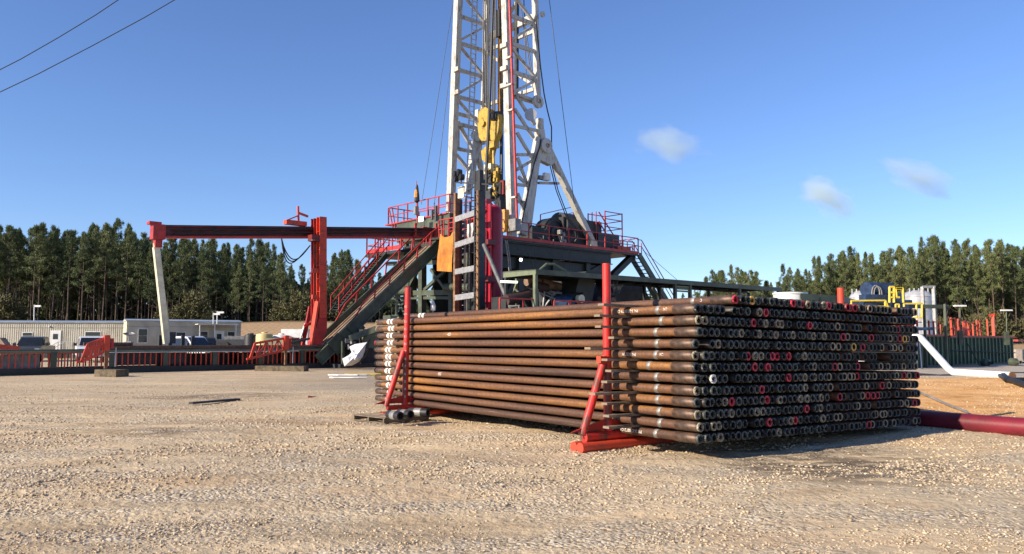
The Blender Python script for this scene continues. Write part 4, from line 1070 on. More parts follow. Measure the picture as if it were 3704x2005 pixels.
one(MB().bar(T(1658,735,13.9),T(1650,860,13.9),.04).bar(T(1712,735,14.4),T(1700,860,14.4),.04),'thin_bracing',GALV,'thin bracing rods inside the ladder tower','rods') if False else None
sp_=thing('crimson_separator','tall crimson vessel with ribbed column standing behind the ladder tower','vessel',S(1780,1200,14.8))
a=S(1786,762,15.2);c=Vector((a.x,a.y,.1))
MB().lathe(c,[(.02,0),(.50,0),(.50,a.z-.3),(.46,a.z-.08),(.34,a.z+.1),(.15,a.z+.2),(.02,a.z+.22)],26).build('vessel',CRIM,sp_,smooth=True)
a=S(1760,722,14.3);c=Vector((a.x,a.y,.2))
MB().bar(c,a,.36,.42,up=V).build('ribbed_column',CRIM,sp_)
MB().bar(c-V*.22-U*.1,a-V*.22-U*.1-UP*.3,.05,.5,up=V).build('column_flange',CRIM,sp_)
mb=MB();z=.6
while z<a.z-.2: mb.box(Vector((a.x,a.y,z))-U*.24,.1,.26,.05,U);z+=.31
mb.build('rungs',CRIM,sp_)
for z in (7.0,5.0,3.3): MB().box(Vector((a.x,a.y,z))-V*.1-U*.05,.6,.9,.28,U).build('clamp_band',DRED,sp_)
MB().tube(S(1752,755,14.1),S(1738,775,14.0),.22,n=12).build('nozzle',CRIM,sp_)
MB().bar(S(1749,830,13.9),S(1746,1130,13.9),.3,.05,up=V).build('side_plate',CRIM,sp_)
SLP=mat('dull_grey_pipe',(.15,.16,.155),(.08,.085,.08),.6)
one(MB().tube(S(1750,885,12.6),S(1853,1125,12.6),.11,n=12),'slanting_pipe',SLP,'grey pipe slanting down to the right in front of the crimson vessel','pipe',smooth=True)
# orange tarp
def cloth(c00,c10,c11,c01,name,m,lab,cat,amp,nu=26,nv=34,seed=1,fold=None):
    vs=[];q9=random.Random(seed)
    nrm=(c10-c00).cross(c01-c00).normalized()
    for j in range(nv+1):
        v=j/nv
        for i in range(nu+1):
            u=i/nu;p=(c00*(1-u)+c10*u)*(1-v)+(c01*(1-u)+c11*u)*v
            d=amp*(math.sin(u*9+v*2+seed)*(.4+.6*v)+.6*math.sin(u*19-v*3)+.5*math.sin(v*7+u*5))
            if fold: p=p-UP*fold*(4*u*(1-u))*math.exp(-v*5)*(1+0.0)
            vs.append(p+nrm*d)
    fs=[(j*(nu+1)+i,j*(nu+1)+i+1,(j+1)*(nu+1)+i+1,(j+1)*(nu+1)+i) for j in range(nv) for i in range(nu)]
    n=len(vs);vs+= [p+nrm*.012 for p in vs];fs+=[tuple(n+k for k in f)[::-1] for f in fs[:nu*nv]]
    return one(MB().add(vs,fs),name,m,lab,cat,smooth=True)
cloth(S(1590,845,16.7),S(1641,838,16.7),S(1637,984,16.7),S(1579,980,16.7),'hanging_tarp',TARP,'orange tarpaulin hanging from the rails left of the ladder tower','tarpaulin',.05,fold=.3)
wr=thing('walkway_rail','small red railed walkway corner above the orange tarp','railing',S(1615,860,17.5))
rail([S(1588,866,17.5),S(1640,858,17.5)],1.25,RED,wr,.6,r=.03);MB().bar(S(1585,868,17.6),S(1760,850,17.6),1.2,.14).build('walkway',DGRN,wr)
cloth(S(1690,812,15.5),S(1713,806,15.5),S(1707,862,15.5),S(1695,868,15.5),'white_bag',WPLA,'white bag hanging on red rails between the ladder tower posts','bag',.05,seed=4)
rail([S(1668,872,15.7),S(1715,866,15.7)],1.4,RED,wr,.5,r=.03)
# ================================================================= CANOPY over the mud tanks
cn=thing('canopy_roof','long dark green flat canopy on posts running behind the pipe stack','canopy',W(20,-18,0))
cz=5.0;cn0=G(1939,974,cz);cf=G(2828,1041,cz);cd=(cf-cn0).normalized();cp=Vector((-cd.y,cd.x,0));cl_=(cf-cn0).length
dpt=2.5
MB().box((cn0+cf)/2+cp*dpt/2-UP*.0,cl_,dpt,.05,cd,az=(UP-cp*.02).normalized()).build('roof_sheet',GRN,cn)
MB().box((cn0+cf)/2+cp*.03-UP*.12,cl_,.06,.24,cd).build('edge_beam',GRN,cn)
MB().box(cn0+cp*dpt/2+cd*.03-UP*.12,.06,dpt,.24,cd).build('end_beam',LGRN,cn)  # paler green here stands in for sun on the end face
MB().box((cn0+cf)/2+cp*dpt-UP*.12,cl_,.06,.24,cd).build('edge_beam',DGRN,cn)
for i in range(14):
    c=cn0+cd*(cl_*(i+.5)/14)+cp*dpt/2-UP*.1;MB().box(c,.08,dpt-.2,.14,cd).build('purlin',DGRN,cn)
for f in (0.004,.50,.563,.79,.995):
    c=cn0+cd*cl_*f+cp*.15;MB().bar(Vector((c.x,c.y,.1)),c-UP*.2,.16).build('post',LGRN if f<.01 else GRN,cn)
    c=c+cp*(dpt-.3);MB().bar(Vector((c.x,c.y,.1)),c-UP*.2,.14).build('post',DGRN,cn)
c=cn0+cd*cl_*.53;
for k in (0,.35,.7): MB().box(c+cp*.15-UP*(.35+k*.35),cl_*.06,.06,.09,cd).build('rung',LGRN,cn)
MB().path([cn0+cd*.5+UP*.03+cp*.3,cn0+cd*.9+UP*.32+cp*.3,cn0+cd*1.4+UP*.34+cp*.3,cn0+cd*2.2+UP*.03+cp*.3],.06,8).build('roof_hose',LGRN,cn)
def K(px,py,d=0):   # point on the vertical plane d metres behind the canopy front edge
    q=cn0+cp*d;r=ray(px,py);k=(q.x*cp.x+q.y*cp.y)/(r[0]*cp.x+r[1]*cp.y);return Vector((r[0]*k,r[1]*k,CAMH+r[2]*k))
# mud tanks
tk=thing('mud_tank','long dark green mud tank under the canopy behind the pipe stack','tank',W(22,-18,0))
c=(cn0+cf)/2;c.z=1.25
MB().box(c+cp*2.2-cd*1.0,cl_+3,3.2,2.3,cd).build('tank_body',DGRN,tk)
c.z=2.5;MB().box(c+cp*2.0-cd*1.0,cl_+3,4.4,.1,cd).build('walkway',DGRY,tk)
def kr(a,b,h=1.05,m=RED):
    A_=K(a,1150,.2);B_=K(b,1150,.2);A_.z=B_.z=2.55;rail([A_,B_],h,m,tk,1.3,r=.03)
kr(1808,1893);kr(1893,1932);kr(2005,2060);kr(2062,2150);kr(2150,2270);kr(2273,2420)
mb=MB();p=K(2105,1080,.15);pts=[]
for i in range(9): t=math.pi*i/8;pts.append(Vector((p.x,p.y,3.1))+cd*.42*-math.cos(t)+UP*.5*math.sin(t))
mb.path([pts[0]-UP*.5]+pts+[pts[-1]-UP*.5],.035,6);mb.build('hoop_rail',RED,tk)
mc=thing('shale_shaker_machinery','dark machinery, hoppers and motors in the shade under the canopy','machinery',K(2150,1200,2.5))
def blkk(px0,px1,y0,y1,d,m,nm_='housing',th=1.2):
    a=K(px0,y1,d);b=K(px1,y1,d);t=K((px0+px1)/2,y0,d);L=(b-a).length;c=(a+b)/2;h=max(.1,t.z-c.z);c.z+=h/2
    return MB().box(c+cp*th/2,L,th,h,cd).build(nm_,m,mc)
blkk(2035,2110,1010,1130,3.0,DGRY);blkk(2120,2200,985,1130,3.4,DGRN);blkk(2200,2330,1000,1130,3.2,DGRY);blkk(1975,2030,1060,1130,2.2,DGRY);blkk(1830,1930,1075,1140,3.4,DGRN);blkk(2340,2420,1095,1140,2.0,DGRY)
MB().prism([K(2030,1130,2),K(2060,1000,2),K(2120,1000,2),K(2100,1130,2)],cp*1.5).build('hopper',DGRN,mc)
MB().prism([K(2140,1130,2),K(2185,1005,2),K(2205,1005,2),K(2170,1130,2)],cp*1.5).build('hopper',DGRY,mc)
for x,y,r_ in ((2110,1080,.3),(2225,1086,.25),(2072,1095,.38)): MB().lathe(K(x,y,.9),[(.02,0),(r_,0),(r_,.9),(.02,.9)],16,-U*.6+V*.8).build('motor',DGRY if r_<.35 else BLUE,mc)
MB().lathe(K(2105,1082,.6),[(.02,0),(.22,0),(.22,.25),(.02,.25)],14,-V*-1).build('motor_end',CREAM,mc)
MB().lathe(K(2220,1090,.6),[(.02,0),(.2,0),(.2,.25),(.02,.25)],14,V).build('motor_end',PIPEOLD,mc)
MB().prism([K(2030,1105,.8),K(2040,1092,.8),K(2068,1090,.8),K(2062,1108,.8)],cp*.6).build('blue_cover',BLUE,mc)
MB().path([K(1905,1018,2.6),K(1950,1022,2.6)],.24,12).build('brown_pipe',PIPEOLD,mc,smooth=True)
MB().path([K(1955,1022,2.5),K(1985,1032,2.5),K(2022,1040,2.5)],.25,12).build('brown_pipe',PIPEOLD,mc,smooth=True)
MB().path([K(1830,1085,2.3),K(1880,1075,2.3),K(1915,1060,2.3),K(1935,1035,2.3),K(1975,1045,2.3)],.27,12).build('dark_red_pipe',mat('dark_maroon_pipe',(.07,.035,.035),(.035,.02,.02),.7),mc,smooth=True)
mb=MB()
for i in range(14):
    x=rj.uniform(1830,2030);y=rj.uniform(1030,1110);a=K(x,y,rj.uniform(1.5,3));MB().path([a,a+Vector((rj.uniform(-.6,.6),0,rj.uniform(-.6,.3))),a+Vector((rj.uniform(-1,1),0,rj.uniform(-1,-.2)))],rj.uniform(.03,.07),6).build('hose',GRY,mc)
mb=MB()
for a,b in (((1830,1135),(1875,1010)),((1960,1130),(1940,1030)),((1870,1120),(1868,1000)),((2190,1060),(2180,1010)),((1995,1140),(1985,1050))): mb.bar(K(*a,3.0),K(*b,3.0),.1)
mb.build('frame_members',LGRN,mc)
for (x0,x1,y,lb) in ((1812,1870,1020,'lit fluorescent tube under the canopy beside the crimson vessel'),(2118,2150,1023,'lit fluorescent tube under the canopy, second from the vessel')):
    one(MB().bar(K(x0,y-1,1.5),K(x1,y+1,1.5),.10,.09),'fluorescent_lamp',TUBE,lb,'lamp')
cloth(K(2208,1028,1.0),K(2252,1030,1.0),K(2240,1062,1.0),K(2215,1062,1.0),'plastic_sheet',mat('clear_plastic_sheet',(.16,.18,.2),(.06,.07,.08),.3,scale=6),'crumpled clear plastic sheet hanging under the canopy','plastic sheet',.08,seed=9)
# small stair under the canopy end
s2=thing('small_stair','pale green steps seen under the canopy near its middle','stair',K(2380,1080,3))
a=K(2360,1040,3);b_=K(2410,1085,3)
for o in (0,.8): MB().bar(a+cp*o,b_+cp*o-UP*.8,.1,.22).build('stringer',LGRN,s2)
mb=MB()
for i in range(1,8): mb.box(a.lerp(b_-UP*.8,i/8)+cp*.4,.25,.8,.04,cd)
mb.build('treads',GRN,s2)
# white cans on the substructure side etc.
one(MB().lathe(S(1567,1118,16.5)-UP*.1,[(.02,0),(.16,0),(.17,.3),(.10,.5),(.06,.62),(.02,.66)],10),'white_bag_bundle',WPLA,'small white bundle standing above the pipes left of the ladder tower','bundle')
# ================================================================= RIGHT YARD
TANKG=mat('tank_green_paint',(.095,.145,.085),(.06,.095,.06),.5,scale=1.2)
def panelled(p0,p1,z0,z1,dp,name,lab,nribs,m=None):
    m=m or TANKG
    d=(p1-p0);d.z=0;L=d.length;d.normalize();n=Vector((-d.y,d.x,0));c=(p0+p1)/2
    t=thing(name,lab,'tank',(c.x,c.y,z0));c0_=Vector((c.x,c.y,0))
    MB().box(c0_+n*dp/2+UP*(z0+z1)/2,L,dp,z1-z0,d).build('tank_body',m,t)
    mb=MB()
    for i in range(nribs):
        q_=Vector((p0.x,p0.y,0))+d*(L*(i+.5)/nribs);mb.bar(q_-n*.05+UP*(z0+.15),q_-n*.05+UP*(z1-.1),.12,.09,up=d)
    mb.build('wall_ribs',m,t)
    MB().box(c0_-n*.05+UP*(z1+.0),L+.1,.2,.10,d).build('red_rim',RED,t)
    MB().box(c0_-n*.05+UP*(z0+.1),L+.1,.25,.2,d).build('base_rail',DGRN,t)
    return t,d,n,L
zg=.12
p0=P(3436,1323,50);p1=P(3668,1323,56)
t1,d1,n1,L1=panelled(p0,p1,zg-.1,P(3436,1217,50).z,2.6,'green_mud_tank','ribbed dark green tank, the right one behind the white duct',18)
p2=P(3290,1325,46);p3=P(3425,1325,50)
t2,d2,n2,L2=panelled(p2,p3,zg-.1,P(3400,1217,50).z+.05,2.6,'green_mud_tank','ribbed dark green tank, the left one under the yellow platform',9)
p5=P(3672,1232,60);p6=P(3730,1232,62)
mb=MB().bar(p5,p6+ (p6-p5)*.6,.4,.15);one(mb,'tank_rim',RED,'thin red rimmed tank edge at the far right behind the green tank','tank edge')
# red tank rails & valves
rr=random.Random(12)
for k,(t_,pa,pb,zz) in enumerate(((t1,p0,p1,P(3436,1217,50).z),(t2,p2,p3,P(3400,1217,50).z+.05))):
    d=(pb-pa);d.z=0;L=d.length;d.normalize();n=Vector((-d.y,d.x,0))
    x=.2
    while x<L-.4:
        w_=rr.uniform(.5,1.2);h=rr.uniform(.7,1.25);o=rr.choice([.3,1.4,2.4]);ln=rr.uniform(-.12,.12)
        a=Vector((pa.x,pa.y,zz+.05))+d*x+n*o;mb=MB()
        mb.bar(a,a+UP*h+d*ln,.09);mb.bar(a+d*w_,a+d*w_+UP*h+d*ln,.09)
        if rr.random()<.75: mb.bar(a+UP*(h-.05)+d*ln,a+d*w_+UP*(h-.05)+d*ln,.06);mb.bar(a+UP*h*.5,a+d*w_+UP*h*.5,.05)
        if rr.random()<.4: mb.box(a+d*w_*.5+UP*.3,.22,.2,.5,d)
        mb.build('tank_rail',ORG,t_);x+=w_*rr.uniform(.7,1.25)
MB().bar(P(3592,1140,54),P(3595,1215,54),.16).bar(P(3578,1142,54),P(3597,1138,54),.16).build('red_stand',ORG,t1)
for px,py in ((3560,1312),(3662,1310)):
    MB().lathe(P(px,py,50),[(.05,-.1),(.25,-.1),(.25,.25),(.1,.35),(.1,.6)],12,Vector((.3,-1,0))).build('valve',GRN,t1)
MB().path([p0+UP*.95-n1*.12,p1+UP*.9-n1*.12],.035,5).build('side_cable',BLK,t1)
MB().bar(P(3498,1240,49.5),P(3545,1325,49.5),.05).build('side_rod',DGRN,t1)
# light poles
for px,yt,lab in ((3472,1108,'thin light pole with white lamp head, left one of two over the green tank'),(3640,1124,'thin light pole with white lamp head, right one of two over the green tank')):
    Yp=49.3 if px<3500 else 53.5
    b_=P(px+2,1235,Yp);t_=P(px,yt,Yp);t=thing('light_pole',lab,'light pole',b_,'light poles on the green tank')
    MB().tube(b_,t_,.036,n=8).build('pole',LGRN,t);MB().box(t_+UP*.02,.72,.24,.10,Vector((1,0,0)),az=Vector((-.12,0,1)).normalized()).build('lamp_head',WPLA,t)
    MB().box(b_+UP*.2,.25,.2,.9,Vector((1,0,0))).build('socket',GRN,t)
# silos
for (px0,px1,yt,Y,lab) in ((3272,3372,1050,60,'large silver domed silo behind the yellow railing'),(3080,3150,1052,62,'silver domed silo behind the blue pump motor'),(2842,2880,1060,48,'white round tank with a flat lid left of the blue machine')):
    a=P(px0,1200,Y);b_=P(px1,1200,Y);r_=(b_.x-a.x)/2;zt_=P((px0+px1)/2,yt,Y).z;c=Vector(((a.x+b_.x)/2,Y,.1))
    if px0==2842: r_=1.0
    t=thing('silo' if px0!=2842 else 'round_tank',lab,'silo' if px0!=2842 else 'tank',c)
    h=zt_-.1
    MB().lathe(c,[(r_*.98,0),(r_,h*.25),(r_*1.01,h*.252),(r_,h*.26),(r_,h-.55),(r_*1.03,h-.53),(r_*1.0,h-.45),(r_*.8,h-.2),(r_*.45,h-.03),(.02,h)] if px0!=2842 else [(r_,0),(r_,h-.1),(r_*1.05,h-.1),(r_*1.05,h),(.02,h)],28).build('shell',SIL if px0!=2842 else WPLA,t,smooth=True)
    if px0!=2842:
        mb=MB()
        for k in range(5):
            mb.tube(c+UP*(h-.2)+Vector((-.7+.35*k,-r_*.3,0)),c+UP*(h+.12)+Vector((-.7+.35*k,-r_*.3,0)),.05,n=6)
        mb.build('top_fittings',SIL,t)
    if px0==3272:
        mb=MB()
        for k in range(3): mb.path([c+Vector((r_*math.cos(q_),r_*math.sin(q_),h*(.35+.2*k))) for q_ in [math.radians(x) for x in range(-150,-20,10)]],.03,5)
        mb.build('hoops',GALV,t)
lf=thing('lifting_frame','tall grey portal frame standing in front of the silver silo','frame',P(3355,1330,52))
a=P(3336,1038,52);b_=P(3376,1038,52);
for q_ in (a,b_): MB().bar(Vector((q_.x,q_.y,.1)),q_,.18).build('upright',GALV,lf)
MB().bar(a,b_+Vector((.1,0,0)),.16).build('cross_bar',GALV,lf)
mb=MB()
for k in range(6): z_=a.z-1-k*.6;mb.bar(Vector((a.x,a.y,z_)),Vector((a.x+.6,a.y,z_)),.05)
mb.build('rungs',GALV,lf)
# roof 2 and 3
r2=thing('small_canopy','small pale green canopy on posts beside the white round tank','canopy',P(2960,1200,46))
a=P(2893,1066,44);b_=P(3048,1062,46.5);c_=P(3125,1080,53);d_=P(2960,1080,51);d_.z=c_.z=a.z
b_.z=a.z
MB().prism([a,b_,c_,d_],UP*.08).build('roof_sheet',GRN,r2);MB().bar(a-UP*.1,b_-UP*.1,.06,.34).build('edge_beam',LGRN,r2)
MB().bar(b_-UP*.15,c_-UP*.15,.06,.26).build('edge_beam',DGRN,r2)
for q_ in (a+Vector((.2,.2,0)),b_+Vector((.3,1,0)),c_,a.lerp(b_,.45)): MB().bar(Vector((q_.x,q_.y,.1)),q_-UP*.1,.12).build('post',GRN,r2)
MB().bar(P(2895,1095,46),P(2912,1078,46),.2).build('brace',GRN,r2)
r3=thing('small_canopy','flat dark green canopy on tall posts right of the yellow platform','canopy',P(3360,1200,48))
a=P(3170,1100,46);b_=P(3432,1106,47);a.z=b_.z;c_=b_+Vector((1.2,3,0));d_=a+Vector((0,3,0))
MB().prism([a,b_,c_,d_],UP*.1).build('roof_sheet',GRN,r3)
MB().bar(a-UP*.06,b_-UP*.06,.06,.22).build('edge_beam',GRN,r3)
for px in (3342,3417,3180): 
    q_=P(px,1110,47);MB().bar(Vector((q_.x,47,.1)),Vector((q_.x,47,b_.z-.05)),.13).build('post',GRN,r3)
one(MB().bar(P(3417,1100,46.8),Vector((P(3417,1100,46.8).x,46.8,.1)),.11),'green_post',GRN,'tall thin green post standing between the two ribbed green tanks','post')
# yellow platform & blue motor
yp=thing('yellow_rail_platform','bright yellow railings and platform around the blue pump machine','platform',P(3200,1200,44))
Yq=43.5
def yb(a,b,w_=.085): return (P(*a,Yq),P(*b,Yq),w_)
for nm_,ls_ in {'front_rail':(((3078,1088),(3202,1087)),((3080,1088),(3080,1102)),((3202,1087),(3210,1110)),((3202,1087),(3202,1110))),
  'right_rail':(((3270,1099),(3337,1098)),((3270,1099),(3270,1110)),((3335,1098),(3335,1150)),((3315,1100),(3315,1150)),((3300,1150),(3335,1150)),((3240,1101),(3240,1120)),((3240,1101),(3252,1101)),((3252,1101),(3252,1120)))}.items():
    mb=MB()
    for a,b in ls_: mb.bar(*yb(a,b))
    mb.build(nm_,YEL2,yp)
mb=MB()
for a,b in (((3218,1095),(3218,1038)),((3234,1095),(3234,1038)),((3218,1038),(3234,1038)),((3218,1058),(3234,1058)),((3218,1076),(3234,1076)),((3244,1076),(3240,1045)),((3240,1045),(3262,1045)),((3268,1095),(3266,1043)),((3240,1043),(3266,1043)),((3244,1076),(3254,1076))): mb.bar(*yb(a,b,.1))
mb.build('ladder_cage',YEL2,yp)
MB().prism([P(3078,1110,43),P(3215,1110,43),P(3240,1110,46),P(3100,1110,46)],UP*.12).build('platform_deck',YEL2,yp)
bm=thing('blue_pump_motor','blue electric motor and pump unit on the platform beside yellow railings','pump',P(3190,1110,45))
p=P(3142,1048,44.5);MB().lathe(p,[(.02,-.2),(.42,-.2),(.44,-.1),(.44,.5),(.40,.6),(.02,.6)],22,Vector((1,.5,0))).build('motor_drum',BLUE,bm,smooth=True)
MB().box(P(3182,1055,45),1.15,1.0,.95,Vector((1,.3,0)).normalized()).build('gear_box',BLUE,bm)
MB().box(P(3200,1085,45),1.7,1.2,.7,Vector((1,.2,0)).normalized()).build('pump_base',BLUE,bm)
MB().box(P(3215,1125,45),2.0,1.4,1.2,Vector((1,.2,0)).normalized()).build('pump_base',BLUE,bm)
mb=MB();p=P(3168,1060,43.9);pts=[]
for i in range(15): t=2*math.pi*i/14;pts.append(p+Vector((.22*math.cos(t),0,.42*math.sin(t))))
mb.path(pts,.04,6);mb.path([q_+Vector((.12,0,-.05)) for q_ in pts],.03,6);mb.build('coiled_cable',GRY,bm)
MB().box(P(3166,1050,44.4),.5,.1,.14,Vector((1,.3,0)).normalized()).build('red_plate',DRED,bm)
MB().box(P(3166,1096,44),1.6,.6,.9,Vector((1,.2,0)).normalized()).build('side_guard',BLUE,bm)
one(MB().box(P(3110,1250,46),5,3,1.4,Vector((1,.1,0)).normalized()),'base_container',DGRN,'dark container under the yellow platform hidden by the pipe stack','container')
one(MB().box(P(3300,1190,45),1.6,1.6,.16,Vector((1,.1,0)).normalized()),'blue_walkway',BLUE,'short blue walkway plate under the silver silo','walkway')
# white duct
mb=MB();a=P(3308,1214,30);pts=[P(3306,1218,30.5),P(3330,1222,30.2),P(3346,1240,29.6),P(3432,1336,27.2),P(3448,1347,26.8),P(3660,1360,25.2)]
mb.path(pts,.122,14);one(mb,'white_duct',WPLA,'thick white pipe coming down in a bend and lying on the ground','pipe',smooth=True)
one(MB().tube(P(3659,1360,25.2),P(3664,1360,25.15),.126,n=14),'duct_collar',RUST,'rusty collar on the open end of the white pipe','collar')
# cardboard stack, small things at the far right
one(MB().box(P(3690,1310,60),1.3,1.2,1.9,Vector((1,0,0))),'pallet_stack',CONCW,'pale stack of bags on a pallet right of the green tank','pallet')
eq=thing('small_winch','small dark machine standing in front of the pale bag stack','machine',P(3680,1330,56));MB().box(P(3685,1318,56),1.0,.5,.35,Vector((1,0,0))).build('frame',DGRY,eq);MB().lathe(P(3668,1318,56),[(.02,-.2),(.28,-.2),(.28,.2),(.02,.2)],14,Vector((0,1,0))).build('drum',GALV,eq)
one(MB().bar(P(3327,1240,44),P(3335,1335,44),.06).bar(P(3318,1180,44),P(3318,1330,44),.06),'blue_posts',BLUE,'thin blue posts behind the right end of the pipe stack','post')
# casing
g0=G(3366,1552);g1=G(3704,1583);dcs=(g1-g0);dcs.z=0;dcs.normalize();rc=.165
mb=MB();A1=g0-dcs*2.6+UP*rc+Vector((0,.15,0));B1=g1+dcs*3+UP*rc+Vector((0,.15,0));mb.tube(A1,B1,rc,n=24)
cs=one(mb,'steel_casing',CASR,'long crimson casing pipe lying on the ground right of the pipe stack','pipe',smooth=True)
# hoses on the ground at right
def GG(px,py):
    z=0.0
    for _ in range(30): p=G(px,py,z);z=.5*z+.5*gzf(p.x,min(p.y,90))
    return G(px,py,z)
def ghose(pts,r,lab,m=BLK,name='ground_hose',cat='hose'):
    mb=MB();o=[]
    P_=[GG(*p) for p in pts]
    for a,b in zip(P_[:-1],P_[1:]):
        for k in range(4): o.append(a.lerp(b,k/4))
    o.append(P_[-1])
    o=[Vector((p.x,p.y,gzf(p.x,p.y)+r+.02)) for p in o];mb.path(o,r,6);one(mb,name,m,lab,cat,smooth=True)
ghose([(3312,1362),(3400,1368),(3470,1366),(3560,1374),(3640,1386),(3704,1384),(3760,1390)],.07,'black hose winding along the top of the clay bank')
ghose([(3540,1354),(3600,1368),(3640,1384),(3704,1405),(3750,1418)],.09,'black hose crossing the other one beside the white pipe end')
ghose([(3306,1415),(3380,1450),(3450,1480),(3500,1500)],.03,'thin grey hose running down the clay bank',GRY)
ghose([(3440,1340),(3560,1350),(3704,1352),(3760,1353)],.03,'thin dark cable on the pale gravel by the green tank')
# ================================================================= LEFT: clutter round the ramp
sk=thing('yellow_skid','yellow lifting frame with an eye plate lying beside the white tarpaulin','skid',G(1290,1335))
a=G(1245,1334);b_=G(1338,1330);MB().box((a+b_)/2+UP*.18,(b_-a).length,.12,.30,(b_-a).normalized()).build('front_beam',YEL2,sk)
MB().prism([P(1284,1316,a.y),P(1290,1308,a.y),P(1300,1308,a.y),P(1304,1320,a.y)],Vector((0,.08,0))).build('eye_plate',YEL2,sk)
MB().box((a+b_)/2+UP*.22+Vector((1.4,1.6,0)),1.4,.3,.4,Vector((1,0,0))).build('rear_beam',YEL2,sk);mb=MB()
for k in range(4): mb.box(P(1325+rj.uniform(0,25),1310+rj.uniform(-8,8),a.y+1),.4,.2,.16,Vector((1,.3,0)).normalized())
mb.build('clamps',YEL2,sk);MB().box((a+b_)/2+UP*.10+Vector((1.0,.9,0)),1.9,1.7,.14,Vector((1,0,0))).build('bed',YEL2,sk)
Yt=44
def tp_(x,y,d=0): return P(x,y,Yt+d)
bag=[(1263,1255),(1285,1245),(1328,1238),(1326,1262),(1318,1290),(1298,1310),(1275,1322),(1246,1325),(1238,1298),(1262,1285),(1272,1275)]
vs=[];fs=[];cpt=(1292,1282)
c=tp_(*cpt,-.5);rings=[[tp_(x,y,.1) for x,y in bag],[tp_(cpt[0]+(x-cpt[0])*.62,cpt[1]+(y-cpt[1])*.62,-.32+.12*math.sin(i*2.3)) for i,(x,y) in enumerate(bag)],[tp_(cpt[0]+(x-cpt[0])*.3,cpt[1]+(y-cpt[1])*.3,-.42+.14*math.sin(i*1.7+1)) for i,(x,y) in enumerate(bag)]]
n=len(bag)
mb=MB();vs=[p for r_ in rings for p in r_]+[c]+[tp_(x,y,.5) for x,y in bag];fs=[]
for k in range(2):
    for i in range(n): j=(i+1)%n;fs.append((k*n+i,k*n+j,(k+1)*n+j,(k+1)*n+i))
for i in range(n): fs.append((2*n+i,2*n+(i+1)%n,3*n));fs.append((i,(i+1)%n,3*n+1+(i+1)%n,3*n+1+i))
fs.append(tuple(3*n+1+i for i in range(n)))
wt=one(mb.add(vs,fs),'white_tarpaulin',BAGW,'crumpled white tarpaulin over a frame beside the ramp foot','tarpaulin')
MB().prism([tp_(1328,1240,.0),tp_(1338,1232,.1),tp_(1325,1285,.1),tp_(1300,1312,.0),tp_(1314,1290,-.1)],Vector((0,.2,0))).build('grey_lining',SIL,wt) if False else None
one(MB().prism([tp_(1330,1238,.1),tp_(1342,1222,.2),tp_(1326,1286,.2),tp_(1302,1312,.1),tp_(1318,1288,.0)],Vector((0,.2,0))),'tarpaulin_lining',DGRY,'dark grey fold hanging at the right edge of the white tarpaulin','tarpaulin fold')
cl2=thing('dark_equipment','dark green pumps and frames standing in shadow beside the ramp','equipment',P(1290,1330,48))
MB().box(P(1260,1290,48),1.6,1.2,2.1,U).build('housing',DGRN,cl2);MB().box(P(1330,1270,48),1.5,1.2,2.6,U).build('housing',DGRY,cl2);MB().bar(P(1240,1235,46.5),P(1240,1330,46.5),.14).build('post',GRN,cl2)
MB().bar(P(1265,1225,46.5),P(1360,1190,46.5),.2,.35).build('boom',GRN,cl2);MB().box(P(1340,1225,47),.8,.6,1.1,U).build('box',LGRN,cl2);MB().box(P(1290,1325,47),3.0,1.4,.3,U).build('base',DGRY,cl2)
mb=MB()
for k in range(8): MB().box(P(1255+k*11,1235+rj.uniform(-15,30),47),.3,.2,rj.uniform(.1,.35),U).build('fitting',GALV,cl2)
one(MB().box(G(1225,1325)+UP*.3+V*1.2,2.0,.8,.7,U),'dark_box',DGRY,'low dark box at the ramp foot','box')
# ground litter
a=G(690,1463);b_=G(862,1448);one(MB().bar(a+UP*.03,b_+UP*.03,.16,.05),'black_plank',BLK,'black plank lying flat on the gravel left of the pallet','plank')
for i,(x,y,w_,m,lb) in enumerate(((1260,1370,.9,WPLA,'flattened white sack on the ground in front of the yellow skid'),(1250,1378,.8,WPLA,'second white sack scrap lying nearer on the ground'),(1310,1367,.9,YEL2,'yellow strap scrap lying on the ground right of the white sacks'))):
    g=G(x,y);g.z=gzf(g.x,g.y);vs=[];k=14
    mb=MB();pts=[g+Vector((w_*.9*math.cos(t)*(1+.3*math.sin(3*t+i)),.22*math.sin(t)*(1+.3*math.cos(2*t)),.05)) for t in [2*math.pi*j/k for j in range(k)]]
    mb.prism(pts,UP*.05);one(mb,'ground_scrap',m,lb,'scrap')
one(MB().box(G(1122,1441)+UP*.03,.12,.08,.07,Vector((1,.2,0)).normalized()).box(G(1136,1438)+UP*.02,.1,.12,.03,Vector((1,.2,0)).normalized()),'orange_scrap',DRED,'small orange scrap on the gravel left of the pipe stack','scrap')
one(MB().tube(G(2150,1676)+UP*.01,G(2172,1679)+UP*.015,.008,n=5),'twig',TIMB,'dark twig on the gravel in front of the near rack stand','twig')
# overhead wires at top left
for (x0,y0,x1,y1,lb) in ((-60,283,480,-35,'thin overhead wire crossing the top left sky, upper one'),(-60,362,720,-52,'thin overhead wire crossing the top left sky, lower one')):
    a=P(x0,y0,30);b_=P(x1,y1,30);m_=(a+b_)/2-UP*.15;one(MB().path([a,a.lerp(m_,.5)-UP*.05,m_,m_.lerp(b_,.5)-UP*.05,b_],.018,5),'overhead_wire',BLK,lb,'wire')
